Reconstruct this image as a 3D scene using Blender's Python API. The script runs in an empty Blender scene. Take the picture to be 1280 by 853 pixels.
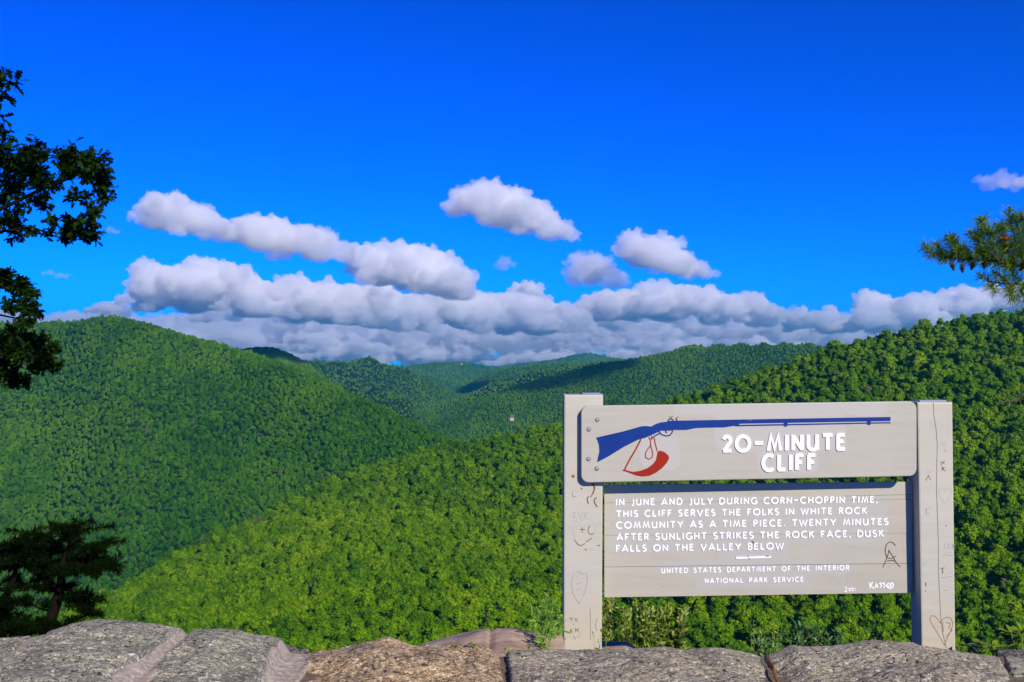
import bpy, bmesh, math, random, time
T0 = time.time()
import numpy as np
from mathutils import Vector, Matrix, noise

# ------------------------------------------------------------------ camera, sky, sun, exposure
S = bpy.context.scene
C = S.collection
F = 1244.44          # focal length in photo pixels (35 mm on 36 mm, 1280 px wide)
CX, HY, EYE = 640.0, 440.0, 1.6
cam = bpy.data.objects.new('camera', bpy.data.cameras.new('camera'))
C.objects.link(cam); S.camera = cam
cam.location = (0, 0, EYE); cam.rotation_euler = (math.pi/2, 0, 0)
cam.data.lens = 35; cam.data.sensor_width = 36; cam.data.shift_y = 13.5/1280
cam.data.clip_start = 0.05; cam.data.clip_end = 300000
EL, AZ = math.radians(31), math.radians(28)
SUN = Vector((math.sin(AZ)*math.cos(EL), -math.cos(AZ)*math.cos(EL), math.sin(EL)))
w = bpy.data.worlds.new('World'); S.world = w; w.use_nodes = True
nt = w.node_tree; bg = nt.nodes['Background']
sky = nt.nodes.new('ShaderNodeTexSky'); sky.sky_type = 'NISHITA'; sky.sun_disc = False
sky.sun_elevation = EL; sky.sun_rotation = math.pi - AZ
sky.ozone_density = 5; sky.dust_density = 0.0; sky.air_density = 0.8
gm = nt.nodes.new('ShaderNodeGamma'); gm.inputs[1].default_value = 1.5
mx = nt.nodes.new('ShaderNodeMix'); mx.data_type = 'RGBA'; mx.blend_type = 'MULTIPLY'; mx.inputs[0].default_value = 1
mx.inputs[7].default_value = (0.003, 0.27, 0.88, 1)
nt.links.new(sky.outputs[0], gm.inputs[0]); nt.links.new(gm.outputs[0], mx.inputs[6]); nt.links.new(mx.outputs[2], bg.inputs[0])
bg.inputs[1].default_value = 0.08
sl = bpy.data.lights.new('sun', 'SUN'); so = bpy.data.objects.new('sun', sl); C.objects.link(so)
sl.energy = 5.0; sl.angle = math.radians(.5); sl.color = (1, .90, .76)
so.rotation_euler = SUN.to_track_quat('Z', 'Y').to_euler()
S.view_settings.view_transform = 'Standard'; S.view_settings.look = 'None'
S.view_settings.exposure = 0.2
S.cycles.volume_bounces = 24; S.cycles.max_bounces = 26; S.cycles.use_denoising = True
S.cycles.diffuse_bounces = 3; S.cycles.transparent_max_bounces = 8

# ------------------------------------------------------------------ helpers
def P(u, py, y):
    return Vector(((u-CX)/F*y, y, EYE-(py-HY)/F*y))

def hash2(ix, iy, seed):
    h = (ix.astype(np.int64)*374761393 + iy.astype(np.int64)*668265263 + seed*1442695041) & 0xffffffff
    h = ((h ^ (h >> 13))*1274126177) & 0xffffffff
    h = ((h ^ (h >> 16))*2246822519) & 0xffffffff
    return ((h ^ (h >> 15)) & 0xffffff)/float(0xffffff)
def vnoise(x, y, seed=0):
    ix = np.floor(x); iy = np.floor(y); fx = x-ix; fy = y-iy
    fx = fx*fx*(3-2*fx); fy = fy*fy*(3-2*fy)
    a = hash2(ix, iy, seed); b = hash2(ix+1, iy, seed); c = hash2(ix, iy+1, seed); d = hash2(ix+1, iy+1, seed)
    return (a*(1-fx)+b*fx)*(1-fy)+(c*(1-fx)+d*fx)*fy
def fbm(x, y, seed=0, o=5, g=.5):
    s = 0; amp = 1; t = 0
    for i in range(o):
        s = s+amp*vnoise(x*2**i+i*17.3, y*2**i+i*9.1, seed+i); t += amp; amp *= g
    return s/t-.5

def props(o, label=None, cat=None, group=None, kind=None):
    if label: o['label'] = label
    if cat: o['category'] = cat
    if group: o['group'] = group
    if kind: o['kind'] = kind
    return o
def empty(name, loc, label, cat, group=None):
    o = bpy.data.objects.new(name, None); C.objects.link(o); o.location = loc; o.empty_display_size = .2
    props(o, label, cat, group); o['_w'] = 1
    return o
WL = {}
def wloc(o):
    v = Vector((0, 0, 0))
    while o is not None:
        v = v+o.location; o = o.parent
    return v
def mesh(name, verts, faces, mat, parent=None, smooth=False, mats=None, midx=None, loc=None):
    """verts in world coordinates; the mesh gets its origin at loc (or the parent's place)"""
    me = bpy.data.meshes.new(name)
    org = loc if loc is not None else (wloc(parent) if parent else Vector((0, 0, 0)))
    vv = (verts if isinstance(verts, np.ndarray) else np.array([tuple(v) for v in verts], dtype=np.float64)).reshape(-1, 3)-np.array(org)
    if isinstance(faces, np.ndarray) and faces.ndim == 2:
        n, k = faces.shape
        me.vertices.add(len(vv)); me.vertices.foreach_set('co', vv.astype(np.float32).ravel())
        me.loops.add(n*k); me.loops.foreach_set('vertex_index', faces.astype(np.int32).ravel())
        me.polygons.add(n); me.polygons.foreach_set('loop_start', np.arange(0, n*k, k, dtype=np.int32))
        me.update(calc_edges=True)
    else:
        me.from_pydata(vv.tolist(), [], [tuple(f) for f in faces]); me.update()
    if smooth: me.polygons.foreach_set('use_smooth', [True]*len(me.polygons))
    if mats:
        for m_ in mats: me.materials.append(m_)
        if midx is not None: me.polygons.foreach_set('material_index', np.array(midx, dtype=np.int32))
    else: me.materials.append(mat)
    o = bpy.data.objects.new(name, me); C.objects.link(o)
    if parent:
        o.parent = parent; o.location = Vector(org)-wloc(parent)
    else: o.location = org
    return o

class MB:
    """collects simple shapes into one mesh"""
    def __init__(s): s.v = []; s.f = []
    def add(s, v, f):
        n = len(s.v); s.v += [tuple(x) for x in v]; s.f += [tuple(i+n for i in q) for q in f]
    def box(s, a, b):
        (x0, y0, z0), (x1, y1, z1) = a, b
        s.add([(x0,y0,z0),(x1,y0,z0),(x1,y1,z0),(x0,y1,z0),(x0,y0,z1),(x1,y0,z1),(x1,y1,z1),(x0,y1,z1)],
              [(0,3,2,1),(4,5,6,7),(0,1,5,4),(1,2,6,5),(2,3,7,6),(3,0,4,7)])
    def tube(s, pts, rad, n=6, cap=True):
        pts = [Vector(p) for p in pts]; N = len(s.v)
        prev = None
        for i, p in enumerate(pts):
            t = (pts[min(i+1, len(pts)-1)]-pts[max(i-1, 0)]).normalized()
            a = Vector((0, 0, 1)) if abs(t.z) < .9 else Vector((1, 0, 0))
            if prev is not None: a = prev
            u = (a-t*a.dot(t)).normalized(); prev = u; v = t.cross(u)
            r = rad[i] if isinstance(rad, (list, tuple)) else rad
            for k in range(n):
                q = 2*math.pi*k/n; s.v.append(tuple(p+(u*math.cos(q)+v*math.sin(q))*r))
        for i in range(len(pts)-1):
            for k in range(n):
                a0 = N+i*n+k; a1 = N+i*n+(k+1)%n
                s.f.append((a0, a1, a1+n, a0+n))
        if cap:
            s.f.append(tuple(N+k for k in range(n))[::-1]); s.f.append(tuple(N+(len(pts)-1)*n+k for k in range(n)))
    def build(s, name, mat, parent=None, **k): return mesh(name, s.v, s.f, mat, parent, **k)

def material(name, base=(.5,.5,.5), rough=.7, spec=.3):
    m = bpy.data.materials.new(name); m.use_nodes = True
    b = m.node_tree.nodes['Principled BSDF']
    b.inputs['Base Color'].default_value = (*base, 1); b.inputs['Roughness'].default_value = rough
    b.inputs['Specular IOR Level'].default_value = spec
    return m, m.node_tree, b
def N(nt, t, **k):
    n = nt.nodes.new(t)
    for a, b in k.items():
        if a.startswith('i'): n.inputs[int(a[1:])].default_value = b
        else: setattr(n, a, b)
    return n
def ramp(nt, src, stops):
    r = nt.nodes.new('ShaderNodeValToRGB'); e = r.color_ramp.elements
    while len(e) < len(stops): e.new(.5)
    for i, (p, c) in enumerate(stops):
        e[i].position = p; e[i].color = (*c, 1) if len(c) == 3 else c
    nt.links.new(src, r.inputs[0]); return r.outputs[0]
def noisetex(nt, vec, scale, detail=5, rough=.55, dist=0):
    n = nt.nodes.new('ShaderNodeTexNoise'); n.inputs['Scale'].default_value = scale; n.inputs['Detail'].default_value = detail
    n.inputs['Roughness'].default_value = rough; n.inputs['Distortion'].default_value = dist
    if vec is not None: nt.links.new(vec, n.inputs['Vector'])
    return n.outputs[0]
def mixc(nt, fac, a, b, blend='MIX'):
    m = nt.nodes.new('ShaderNodeMix'); m.data_type = 'RGBA'; m.blend_type = blend
    for i, x in ((0, fac), (6, a), (7, b)):
        if hasattr(x, 'is_output'): nt.links.new(x, m.inputs[i])
        elif i == 0: m.inputs[0].default_value = x
        else: m.inputs[i].default_value = (*x, 1)
    return m.outputs[2]
def bump(nt, b, src, strength=.3, dist=.01):
    n = nt.nodes.new('ShaderNodeBump'); n.inputs['Strength'].default_value = strength; n.inputs['Distance'].default_value = dist
    nt.links.new(src, n.inputs['Height']); nt.links.new(n.outputs[0], b.inputs['Normal'])
def mapping(nt, src, scale, rot=(0,0,0)):
    m = nt.nodes.new('ShaderNodeMapping'); m.inputs['Scale'].default_value = scale; m.inputs['Rotation'].default_value = rot
    nt.links.new(src, m.inputs['Vector']); return m.outputs[0]

# ------------------------------------------------------------------ materials
# tree crowns: colour varies from tree to tree and in drifts across the hills
def crown_material():
    m, t, b = material('crown_leaves', rough=.85, spec=.04)
    oi = t.nodes.new('ShaderNodeObjectInfo'); ge = t.nodes.new('ShaderNodeNewGeometry')
    big = noisetex(t, ge.outputs['Position'], .0055, 6, .7)
    ad = N(t, 'ShaderNodeMath', operation='MULTIPLY_ADD', i1=.42); t.links.new(oi.outputs['Random'], ad.inputs[0])
    mu = N(t, 'ShaderNodeMath', operation='MULTIPLY_ADD', i1=1.25, i2=-.265); t.links.new(big, mu.inputs[0]); t.links.new(mu.outputs[0], ad.inputs[2])  # drift contrast raised to stand in for weak slope shading
    col = ramp(t, ad.outputs[0], [(0.14, (.020,.070,.001)), (.38, (.054,.146,.001)), (.60, (.102,.224,.001)), (.80, (.155,.272,.002)), (.985, (.215,.32,.004))])
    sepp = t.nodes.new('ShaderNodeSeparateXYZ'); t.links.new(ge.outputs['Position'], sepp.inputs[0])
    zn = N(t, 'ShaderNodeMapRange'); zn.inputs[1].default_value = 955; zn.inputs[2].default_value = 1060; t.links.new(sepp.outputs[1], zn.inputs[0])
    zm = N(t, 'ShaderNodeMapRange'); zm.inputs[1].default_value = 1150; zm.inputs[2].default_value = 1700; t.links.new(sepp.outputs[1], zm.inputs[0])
    valley_shade = mixc(t, zm.outputs[0], (.40,.66,.74), (.82,.95,.76))     # valley shade put into the crown colour by distance, weaker on farther slopes
    col = mixc(t, zn.outputs[0], col, mixc(t, 1.0, col, valley_shade, 'MULTIPLY'))
    # the odd bare, greyish crown
    w_ = N(t, 'ShaderNodeTexWhiteNoise', noise_dimensions='1D'); t.links.new(oi.outputs['Random'], w_.inputs['W'])
    gt = N(t, 'ShaderNodeMath', operation='GREATER_THAN', i1=.9955); t.links.new(w_.outputs[0], gt.inputs[0])
    col = mixc(t, gt.outputs[0], col, (.13,.13,.06))
    fine = noisetex(t, ge.outputs['Position'], .9, 3)
    fr = ramp(t, fine, [(.3, (.50,.56,.5)), (.7, (1.3,1.25,1.2))])
    col = mixc(t, 1.0, col, fr, 'MULTIPLY')
    t.links.new(col, b.inputs['Base Color'])
    tr = t.nodes.new('ShaderNodeBsdfTranslucent'); t.links.new(col, tr.inputs[0])
    ms = N(t, 'ShaderNodeMixShader', i0=.05); out = t.nodes['Material Output']
    t.links.new(b.outputs[0], ms.inputs[1]); t.links.new(tr.outputs[0], ms.inputs[2]); t.links.new(ms.outputs[0], out.inputs[0])
    return m
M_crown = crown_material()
M_bark = material('bark', (.10,.08,.06), .9, .1)[0]
m_, t_, b_ = material('forest_floor', (.015,.035,.006), .95, .05)
ge = t_.nodes.new('ShaderNodeNewGeometry')
t_.links.new(ramp(t_, noisetex(t_, ge.outputs['Position'], .05, 6), [(.3, (.004,.010,.002)), (.7, (.014,.03,.004))]), b_.inputs['Base Color'])
M_floor = m_

def rock_material(name, cols, scale=1.0, seed=0.0, rot=.35, tint=None, tint_amt=0.0):
    m, t, b = material(name, rough=.88, spec=.2)
    tc = t.nodes.new('ShaderNodeTexCoord')
    mp = mapping(t, tc.outputs['Object'], (75*scale, 120*scale, 120*scale), (0, 0, rot))
    grain = noisetex(t, mp, 1.0, 4, .65, .4)
    grain2 = noisetex(t, mapping(t, tc.outputs['Object'], (240*scale, 330*scale, 330*scale), (0,0,rot)), 1.0, 2, .6)
    big = noisetex(t, tc.outputs['Object'], 7.0*scale, 4, .6, .5)
    c1 = ramp(t, grain, [(.33, cols[0]), (.44, cols[1]), (.54, cols[2]), (.66, cols[3])])
    c2 = ramp(t, grain2, [(.36, (.50,.47,.44)), (.5, (1,1,1)), (.66, (1.5,1.46,1.4))])
    col = mixc(t, .9, c1, c2, 'MULTIPLY')
    c3 = ramp(t, big, [(.34, (.60,.58,.60)), (.5, (.95,.94,.92)), (.68, (1.22,1.16,1.05))])
    col = mixc(t, .85, col, c3, 'MULTIPLY')
    # lichen specks
    vo = N(t, 'ShaderNodeTexNoise'); vo.inputs['Scale'].default_value = 55*scale; vo.inputs['Detail'].default_value = 2
    t.links.new(tc.outputs['Object'], vo.inputs['Vector'])
    sp = ramp(t, vo.outputs[0], [(.66, (0,0,0)), (.70, (1,1,1))])
    col = mixc(t, sp, col, tuple(min(.62, c*1.35) for c in cols[3]))
    dk = ramp(t, vo.outputs[0], [(.31, (1,1,1)), (.35, (0,0,0))])
    col = mixc(t, dk, col, (.05,.045,.04))
    t.links.new(col, b.inputs['Base Color'])
    ad = N(t, 'ShaderNodeMath', operation='ADD'); t.links.new(grain, ad.inputs[0]); t.links.new(grain2, ad.inputs[1])
    bump(t, b, ad.outputs[0], .9, .006)
    return m
M_rock_grey = rock_material('rock_grey', [(.09,.085,.07), (.235,.23,.185), (.37,.36,.275), (.55,.53,.40)])
M_rock_mid = rock_material('rock_mid', [(.085,.075,.06), (.25,.23,.175), (.40,.37,.28), (.58,.54,.42)], rot=-.2)
M_rock_tan = rock_material('rock_tan', [(.09,.062,.035), (.27,.20,.12), (.46,.345,.21), (.62,.50,.34)], .9, rot=.1)
M_rock_dark = rock_material('rock_dark', [(.03,.03,.03), (.08,.08,.075), (.17,.17,.155), (.30,.30,.27)])
def simple_noise_mat(name, stops, scale, bs=.4, bd=.003, rough=.85, detail=6, spec=.2, stretch=(1,1,1)):
    m, t, b = material(name, rough=rough, spec=spec)
    tc = t.nodes.new('ShaderNodeTexCoord'); v = mapping(t, tc.outputs['Object'], stretch)
    n = noisetex(t, v, scale, detail, .62)
    t.links.new(ramp(t, n, stops), b.inputs['Base Color']); bump(t, b, n, bs, bd)
    return m
M_mortar = simple_noise_mat('mortar', [(.3, (.20,.165,.14)), (.5, (.36,.31,.245)), (.7, (.50,.44,.35))], 75, .8, .004)
M_pinkrock = simple_noise_mat('smooth_pink_rock', [(.32, (.20,.135,.095)), (.5, (.36,.255,.185)), (.7, (.50,.39,.29))], 9, .6, .01, .7, 8, .3, (1,2.2,2.2))
M_rust = material('rust_stain', (.24,.085,.02), .9, .1)[0]
M_soil = simple_noise_mat('soil', [(.3, (.03,.024,.015)), (.7, (.10,.08,.05))], 9, .6, .02)

def leaf_mat(name, stops, trans=.3, rough=.5, spec=.35, scale=6.0):
    m, t, b = material(name, rough=rough, spec=spec)
    ge = t.nodes.new('ShaderNodeNewGeometry')
    n = noisetex(t, ge.outputs['Position'], scale, 3)
    wn = N(t, 'ShaderNodeMath', operation='MULTIPLY_ADD', i1=.35); t.links.new(ge.outputs['Random Per Island'], wn.inputs[0]); 
    mu = N(t, 'ShaderNodeMath', operation='MULTIPLY', i1=.75); t.links.new(n, mu.inputs[0]); t.links.new(mu.outputs[0], wn.inputs[2])
    col = ramp(t, wn.outputs[0], stops); t.links.new(col, b.inputs['Base Color'])
    tr = t.nodes.new('ShaderNodeBsdfTranslucent'); t.links.new(col, tr.inputs[0])
    ms = N(t, 'ShaderNodeMixShader', i0=trans); out = t.nodes['Material Output']
    t.links.new(b.outputs[0], ms.inputs[1]); t.links.new(tr.outputs[0], ms.inputs[2]); t.links.new(ms.outputs[0], out.inputs[0])
    return m
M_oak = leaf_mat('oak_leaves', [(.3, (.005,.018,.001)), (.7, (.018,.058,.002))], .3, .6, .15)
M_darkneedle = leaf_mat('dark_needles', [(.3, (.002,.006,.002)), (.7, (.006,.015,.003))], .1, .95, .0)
M_pine = leaf_mat('pine_needles', [(.25, (.035,.095,.006)), (.5, (.09,.19,.010)), (.75, (.17,.30,.015))], .25, .45)
M_pinetip = leaf_mat('new_pine_growth', [(.3, (.16,.28,.01)), (.7, (.30,.42,.02))], .3)
M_shrub_y = leaf_mat('silvery_yellow_leaves', [(.30, (.05,.11,.010)), (.48, (.13,.22,.015)), (.62, (.25,.34,.035)), (.8, (.44,.50,.18))], .3, .6, .2, 14)
M_shrub_g = leaf_mat('glossy_green_leaves', [(.35, (.03,.11,.015)), (.6, (.06,.18,.03)), (.8, (.20,.32,.15))], .25, .45, .4, 14)
M_weed = leaf_mat('pale_weed_leaves', [(.3, (.10,.24,.02)), (.7, (.27,.44,.07))], .35, .6, .2, 14)
M_rhodo = leaf_mat('broad_yellow_green_leaves', [(.3, (.09,.19,.008)), (.7, (.22,.33,.012))], .3, .35, .4, 14)
M_twig = material('twig', (.10,.07,.05), .85, .1)[0]
M_pinktwig = material('pale_pink_bark', (.40,.24,.18), .8, .2)[0]
M_cone = simple_noise_mat('pine_cone', [(.3, (.05,.03,.018)), (.7, (.16,.10,.06))], 90, .8, .004)
M_conetan = material('fresh_cone', (.50,.24,.08), .7, .2)[0]

# ------------------------------------------------------------------ terrain
# each ridge: (column, height of its skyline seen from the overlook, distance)
RA = [(-500,900,560),(-300,870,560),(0,800,600),(100,767,650),(160,739,690),(220,700,740),(280,672,780),(340,645,820),(400,611,860),(480,582,910),(540,566,940),(640,548,950),(700,533,940),(770,520,920),(830,508,890),(900,486,860),(980,461,820),(1060,434,800),(1180,406,770),(1280,391,740),(1450,385,700),(1780,350,650)]
RB = [(-500,440,1700),(-300,430,1700),(-60,404,1900),(0,404,1950),(60,402,1950),(92,402,1850),(115,397,1720),(140,396,1690),(170,401,1680),(230,419,1640),(300,440,1600),(343,452,1540),(390,472,1470),(454,500,1380),(501,522,1300),(551,548,1200),(620,580,1180),(700,600,1200),(1000,560,1200),(1780,560,1200)]
RC = [(-500,450,2700),(230,440,2700),(290,439,2700),(312,435,2600),(335,433.5,2600),(353,438,2600),(372,447,2600),(391,457,2600),(400,466,2550),(450,505,2400),(500,535,2200),(545,550,2000),(700,560,2000),(1780,560,1900)]
RD = [(-500,500,3000),(300,500,3000),(450,560,2900),(520,550,2800),(545,523,2750),(580,503,2700),(640,481,2700),(690,468,2680),(738,455,2650),(780,448,2650),(850,430,2650),(900,427,2600),(1000,425,2500),(1060,429,2450),(1150,440,2400),(1780,445,2400)]
RE = [(-500,460,3700),(360,459,3700),(378,450,3600),(390,446.5,3600),(402,444.5,3600),(424,449,3600),(440,444,3600),(456,442.5,3600),(474,446.5,3650),(497,455,3700),(512,460,3700),(540,473,3700),(560,489,3700),(620,500,3800),(1780,500,3800)]
RG = [(-500,470,4300),(500,500,4300),(540,500,4300),(560,490,4300),(600,473,4300),(640,460,4300),(700,453,4300),(760,450,4300),(900,446,4300),(1780,446,4300)]
RH = [(-500,462,6200),(450,458,6200),(500,459,6200),(525,456,6200),(560,453,6200),(578,453,6200),(600,457,6200),(650,462,6200),(1780,462,6200)]
RI = [(-500,455,8500),(560,462,8500),(620,460,8500),(650,455,8500),(690,451,8500),(715,445,8500),(733,442,8500),(752,445,8500),(775,450,8500),(850,457,8500),(1780,457,8500)]
RJ = [(-500,500,3150),(340,470,3150),(372,456,3100),(400,460,3100),(430,468,3050),(462,474,3000),(500,490,3000),(530,506,2950),(560,530,2950),(620,560,3100),(1780,560,3100)]
RK = [(-500,520,3300),(480,520,3400),(540,512,3350),(575,494,3350),(610,478,3300),(640,470,3300),(672,459,3250),(720,452,3250),(760,452,3300),(900,450,3300),(1780,450,3300)]
RL = [(-500,480,5000),(430,470,5000),(480,462,5000),(505,461,5000),(535,466,5100),(570,474,5100),(620,466,5100),(680,455,5100),(740,455,5100),(1780,455,5100)]
RIDGES = [RA, RB, RC, RD, RE, RG, RH, RI, RJ, RK, RL]
us = np.arange(-500, 1781, 8.0)
ys = np.concatenate([np.exp(np.linspace(math.log(300), math.log(1300), 130)), np.exp(np.linspace(math.log(1310), math.log(9600), 190))])
def ridge(tab, u):
    a = np.array(tab, dtype=float)
    py = np.interp(u, a[:,0], a[:,1]); d = np.interp(u, a[:,0], a[:,2])
    k = np.ones(3)/3
    return np.convolve(np.pad(py, 1, mode='edge'), k, 'valid') if d.min() < 2000 else py, np.convolve(np.pad(d, 6, mode='edge'), np.ones(13)/13, 'valid')
rp = [ridge(t, us) for t in RIDGES]
Z = np.zeros((len(ys), len(us))); 
for j, u in enumerate(us):
    kn = [(300, EYE-(882-HY)/F*300)]
    last_d, last_p = 300, 882
    order = sorted([(r[1][j], r[0][j]) for r in rp])
    for k_, (d, p) in enumerate(order):
        if k_ > 0:
            gap = d-last_d
            if gap > 120:
                dv = last_d+gap*.45; pv = max(p, last_p)+ (14 if p < last_p-14 else 20)
                # a floor between two ridges, low enough to be a valley
                kn.append((dv, EYE-(pv-HY)/F*dv - (25 if dv < 2000 else 12)))
        else:
            dm = 300+(d-300)*.45
            pm = 882+(p-882)*.60
            kn.append((dm, EYE-(pm-HY)/F*dm))
        kn.append((d, EYE-(p-HY)/F*d-(.1*max(7, .0034*d) if d > 2000 else 0))); last_d, last_p = d, p
    kn.append((9600, kn[-1][1]-250))
    kn = np.array(kn); Z[:, j] = np.interp(ys, kn[:,0], kn[:,1])
def smooth(A, n, ax):
    k = np.hanning(n+2)[1:-1]; k /= k.sum()
    return np.apply_along_axis(lambda r: np.convolve(np.pad(r, n//2, mode='edge'), k, 'valid'), ax, A)
Zc = Z.copy(); Z = smooth(Z, 7, 0); Z = np.where(ys[:,None] < 1900, smooth(Z, 5, 1), Z)
Z = np.where(Zc > Z, Zc*.9+Z*.1, Z)
U, Y = np.meshgrid(us, ys); X = (U-CX)/F*Y
# spurs and gullies running down the flanks, kept off the skylines
nearcrest = np.ones_like(Z)
for r in rp:
    nearcrest = np.minimum(nearcrest, np.clip((np.abs(Y-r[1][None,:])-.02*Y)/(.11*Y), 0, 1))
wx = X+60*fbm(X/300, Y/300, 5)
sp = np.abs(fbm(wx/170+Y/900, Y/600+X/800, 11, 4))*2
sp2 = np.abs(fbm(wx/480+Y/1500, Y/1500, 61, 3))*2
gully = (np.minimum(sp, .6)-.6)*np.clip(Y*.035, 8, 80)-np.clip(sp2, 0, 1)*np.clip((Y-900)*.08, 0, 90)
bumps = fbm(X/70, Y/90, 3, 4)*np.clip(Y*.010, 4, 16)
Z += nearcrest*(gully*.8+bumps)+ (1-nearcrest)*bumps*.12
nv = np.stack([X, Y, Z], -1).reshape(-1, 3)
a = (np.arange(len(ys)-1)[:,None]*len(us)+np.arange(len(us)-1)[None,:]).ravel()
fq = np.stack([a, a+1, a+1+len(us), a+len(us)], 1)
hills = mesh('hills', nv, fq, M_floor, smooth=True); props(hills, 'rolling mountain slopes under the forest, folding back to far blue ridges', kind='structure')
# valley floor that reaches the horizon, and the steep slope under the overlook
mesh('valley_ground', [(-14000,-6000,-420),(14000,-6000,-420),(14000,14000,-420),(-14000,14000,-420)], [(0,1,2,3)], M_floor)['kind'] = 'structure'
prof = [(3.02,.42),(3.4,.34),(3.9,.24),(4.5,-.1),(6,-1.6),(10,-6),(15,-10),(60,-60),(150,-100),(300,-118),(420,-150)]
gx = np.linspace(-1, 1, 61); gx = np.sign(gx)*np.abs(gx)**2*220; gy = [p[0] for p in prof]
yy = []
for i in range(len(prof)-1):
    n_ = 5
    for k_ in range(n_): yy.append(prof[i][0]+(prof[i+1][0]-prof[i][0])*k_/n_)
yy.append(prof[-1][0]); yy = np.array(yy); zz = np.interp(yy, [p[0] for p in prof], [p[1] for p in prof])
GX, GY = np.meshgrid(gx, yy); GZ = zz[:,None]+fbm(GX/1.3, GY/1.3, 8)*np.clip(.06*GY/3, .05, 3)
a = (np.arange(len(yy)-1)[:,None]*61+np.arange(60)[None,:]).ravel()
o = mesh('cliff_slope', np.stack([GX,GY,GZ],-1).reshape(-1,3), np.stack([a,a+1,a+62,a+61],1), M_soil, smooth=True); o['kind'] = 'structure'
v = [(-40,-40,0),(40,-40,0),(40,2.3,0),(-40,2.3,0),(40,3.02,.42),(-40,3.02,.42),(-40,-40,-420),(40,-40,-420),(40,3.02,-420),(-40,3.02,-420)]
o = mesh('overlook_ground', v, [(0,1,2,3),(3,2,4,5),(0,6,7,1),(1,7,8,4,2),(0,3,5,9,6)], M_soil); o['kind'] = 'structure'

# ------------------------------------------------------------------ forest crowns
def crown_mesh(name, seed, nquad, nlobe=16, conical=False):
    rng = np.random.default_rng(seed)
    V = []; Fc = []
    lobes = []
    for i in range(nlobe):
        th = rng.uniform(0, 2*math.pi); h = rng.uniform(-.6, 1)
        rr = math.sqrt(max(0, 1-max(h, 0)**2))*rng.uniform(.40, .66)
        c = np.array([math.cos(th)*rr, math.sin(th)*rr, h*.85*rng.uniform(.8, 1.1)])
        lobes.append((c, rng.uniform(.24, .42)))
    lobes.append((np.array([0,0,.15]), .62))
    # solid cores
    bm = bmesh.new()
    for c, r in lobes:
        g = bmesh.ops.create_icosphere(bm, subdivisions=2 if r > .5 else 1, radius=r*.80)
        for q in g['verts']: q.co = q.co*(1+.25*noise.noise(q.co*5+Vector(c)*3)) + Vector(c)
    bm.verts.ensure_lookup_table()
    V = [tuple(q.co) for q in bm.verts]; bm.verts.index_update()
    Fc = [tuple(q.index for q in f.verts) for f in bm.faces]
    bm.free()
    # leaf clumps on the lobes
    wts = np.array([r*r for c, r in lobes]); wts /= wts.sum()
    for i in range(nquad):
        c, r = lobes[rng.choice(len(lobes), p=wts)]
        d = rng.normal(size=3); d[2] = d[2]*.8+.25; d /= np.linalg.norm(d)
        p = c+d*r*rng.uniform(.78, 1.12)
        n = d+rng.normal(size=3)*.42; n /= np.linalg.norm(n)
        t = np.cross(n, rng.normal(size=3)); t /= np.linalg.norm(t); b = np.cross(n, t)
        s1 = rng.uniform(.045, .10); s2 = s1*rng.uniform(.6, 1)
        k0 = len(V)
        for (x_, y_) in ((-1,-.4),(0,-1),(1,-.2),(.5,.9),(-.6,.8)):
            V.append(tuple(p+t*s1*x_+b*s2*y_+n*rng.uniform(-.25,.25)*s1))
        Fc.append(tuple(range(k0, k0+5)))
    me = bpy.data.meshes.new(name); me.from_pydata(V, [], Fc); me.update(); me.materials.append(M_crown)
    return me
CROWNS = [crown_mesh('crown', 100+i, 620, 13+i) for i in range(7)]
def trunk_mesh():
    b = MB(); b.tube([(0,0,-1.6),(.02,.01,-.8),(0,.03,0)], [.06,.045,.03], 6)
    me = bpy.data.meshes.new('trunk'); me.from_pydata(b.v, [], b.f); me.materials.append(M_bark); return me
TRUNK = trunk_mesh()

def terr(u, y):
    ui = np.clip((u-us[0])/8.0, 0, len(us)-1.001); j = ui.astype(int); fu = ui-j
    i = np.clip(np.searchsorted(ys, y)-1, 0, len(ys)-2); fy = (y-ys[i])/(ys[i+1]-ys[i])
    return (Z[i,j]*(1-fu)+Z[i,j+1]*fu)*(1-fy)+(Z[i+1,j]*(1-fu)+Z[i+1,j+1]*fu)*fy
PY = HY-(Z-EYE)/Y*F
runmin = np.minimum.accumulate(PY, axis=0)
rng = np.random.default_rng(7)
pts = []
ycur = 318.0
while ycur < 9400:
    D = max(7.6, .0036*ycur) if ycur < 1000 else max(7.0, .0027*ycur)
    stepx = D*(.74 if ycur < 1000 else .70); width = (1400-(-130))/F*ycur
    n_ = int(width/stepx); uu = -130+(np.arange(n_)+rng.uniform(-.5,.5,n_))*(stepx/ycur*F)
    yyy = ycur+rng.uniform(-.5,.5,n_)*D*.80
    zz_ = terr(uu, yyy); py = HY-(zz_-EYE)/yyy*F
    ui = np.clip(((uu-us[0])/8).astype(int), 0, len(us)-1); ii = np.clip(np.searchsorted(ys, ycur)-1, 0, len(ys)-1)
    vis = py < runmin[ii, ui] + F*(.9*D+8)/ycur + 3
    vis &= (py < 900)
    sc_ = D*rng.uniform(.36, .68, n_)
    big = rng.random(n_) > .9; sc_[big] *= 1.35
    for q in np.nonzero(vis)[0]:
        pts.append(((uu[q]-CX)/F*yyy[q], yyy[q], zz_[q]+sc_[q]*((.15 if ycur > 1500 else .3)+rng.uniform(-.55,.55)*(1 if ycur < 1000 else .7)), sc_[q], uu[q], py[q]))
    ycur += D*(.76 if ycur < 1000 else .70)
pts = np.array(pts); print('trees', len(pts))
zoff = 0
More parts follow.
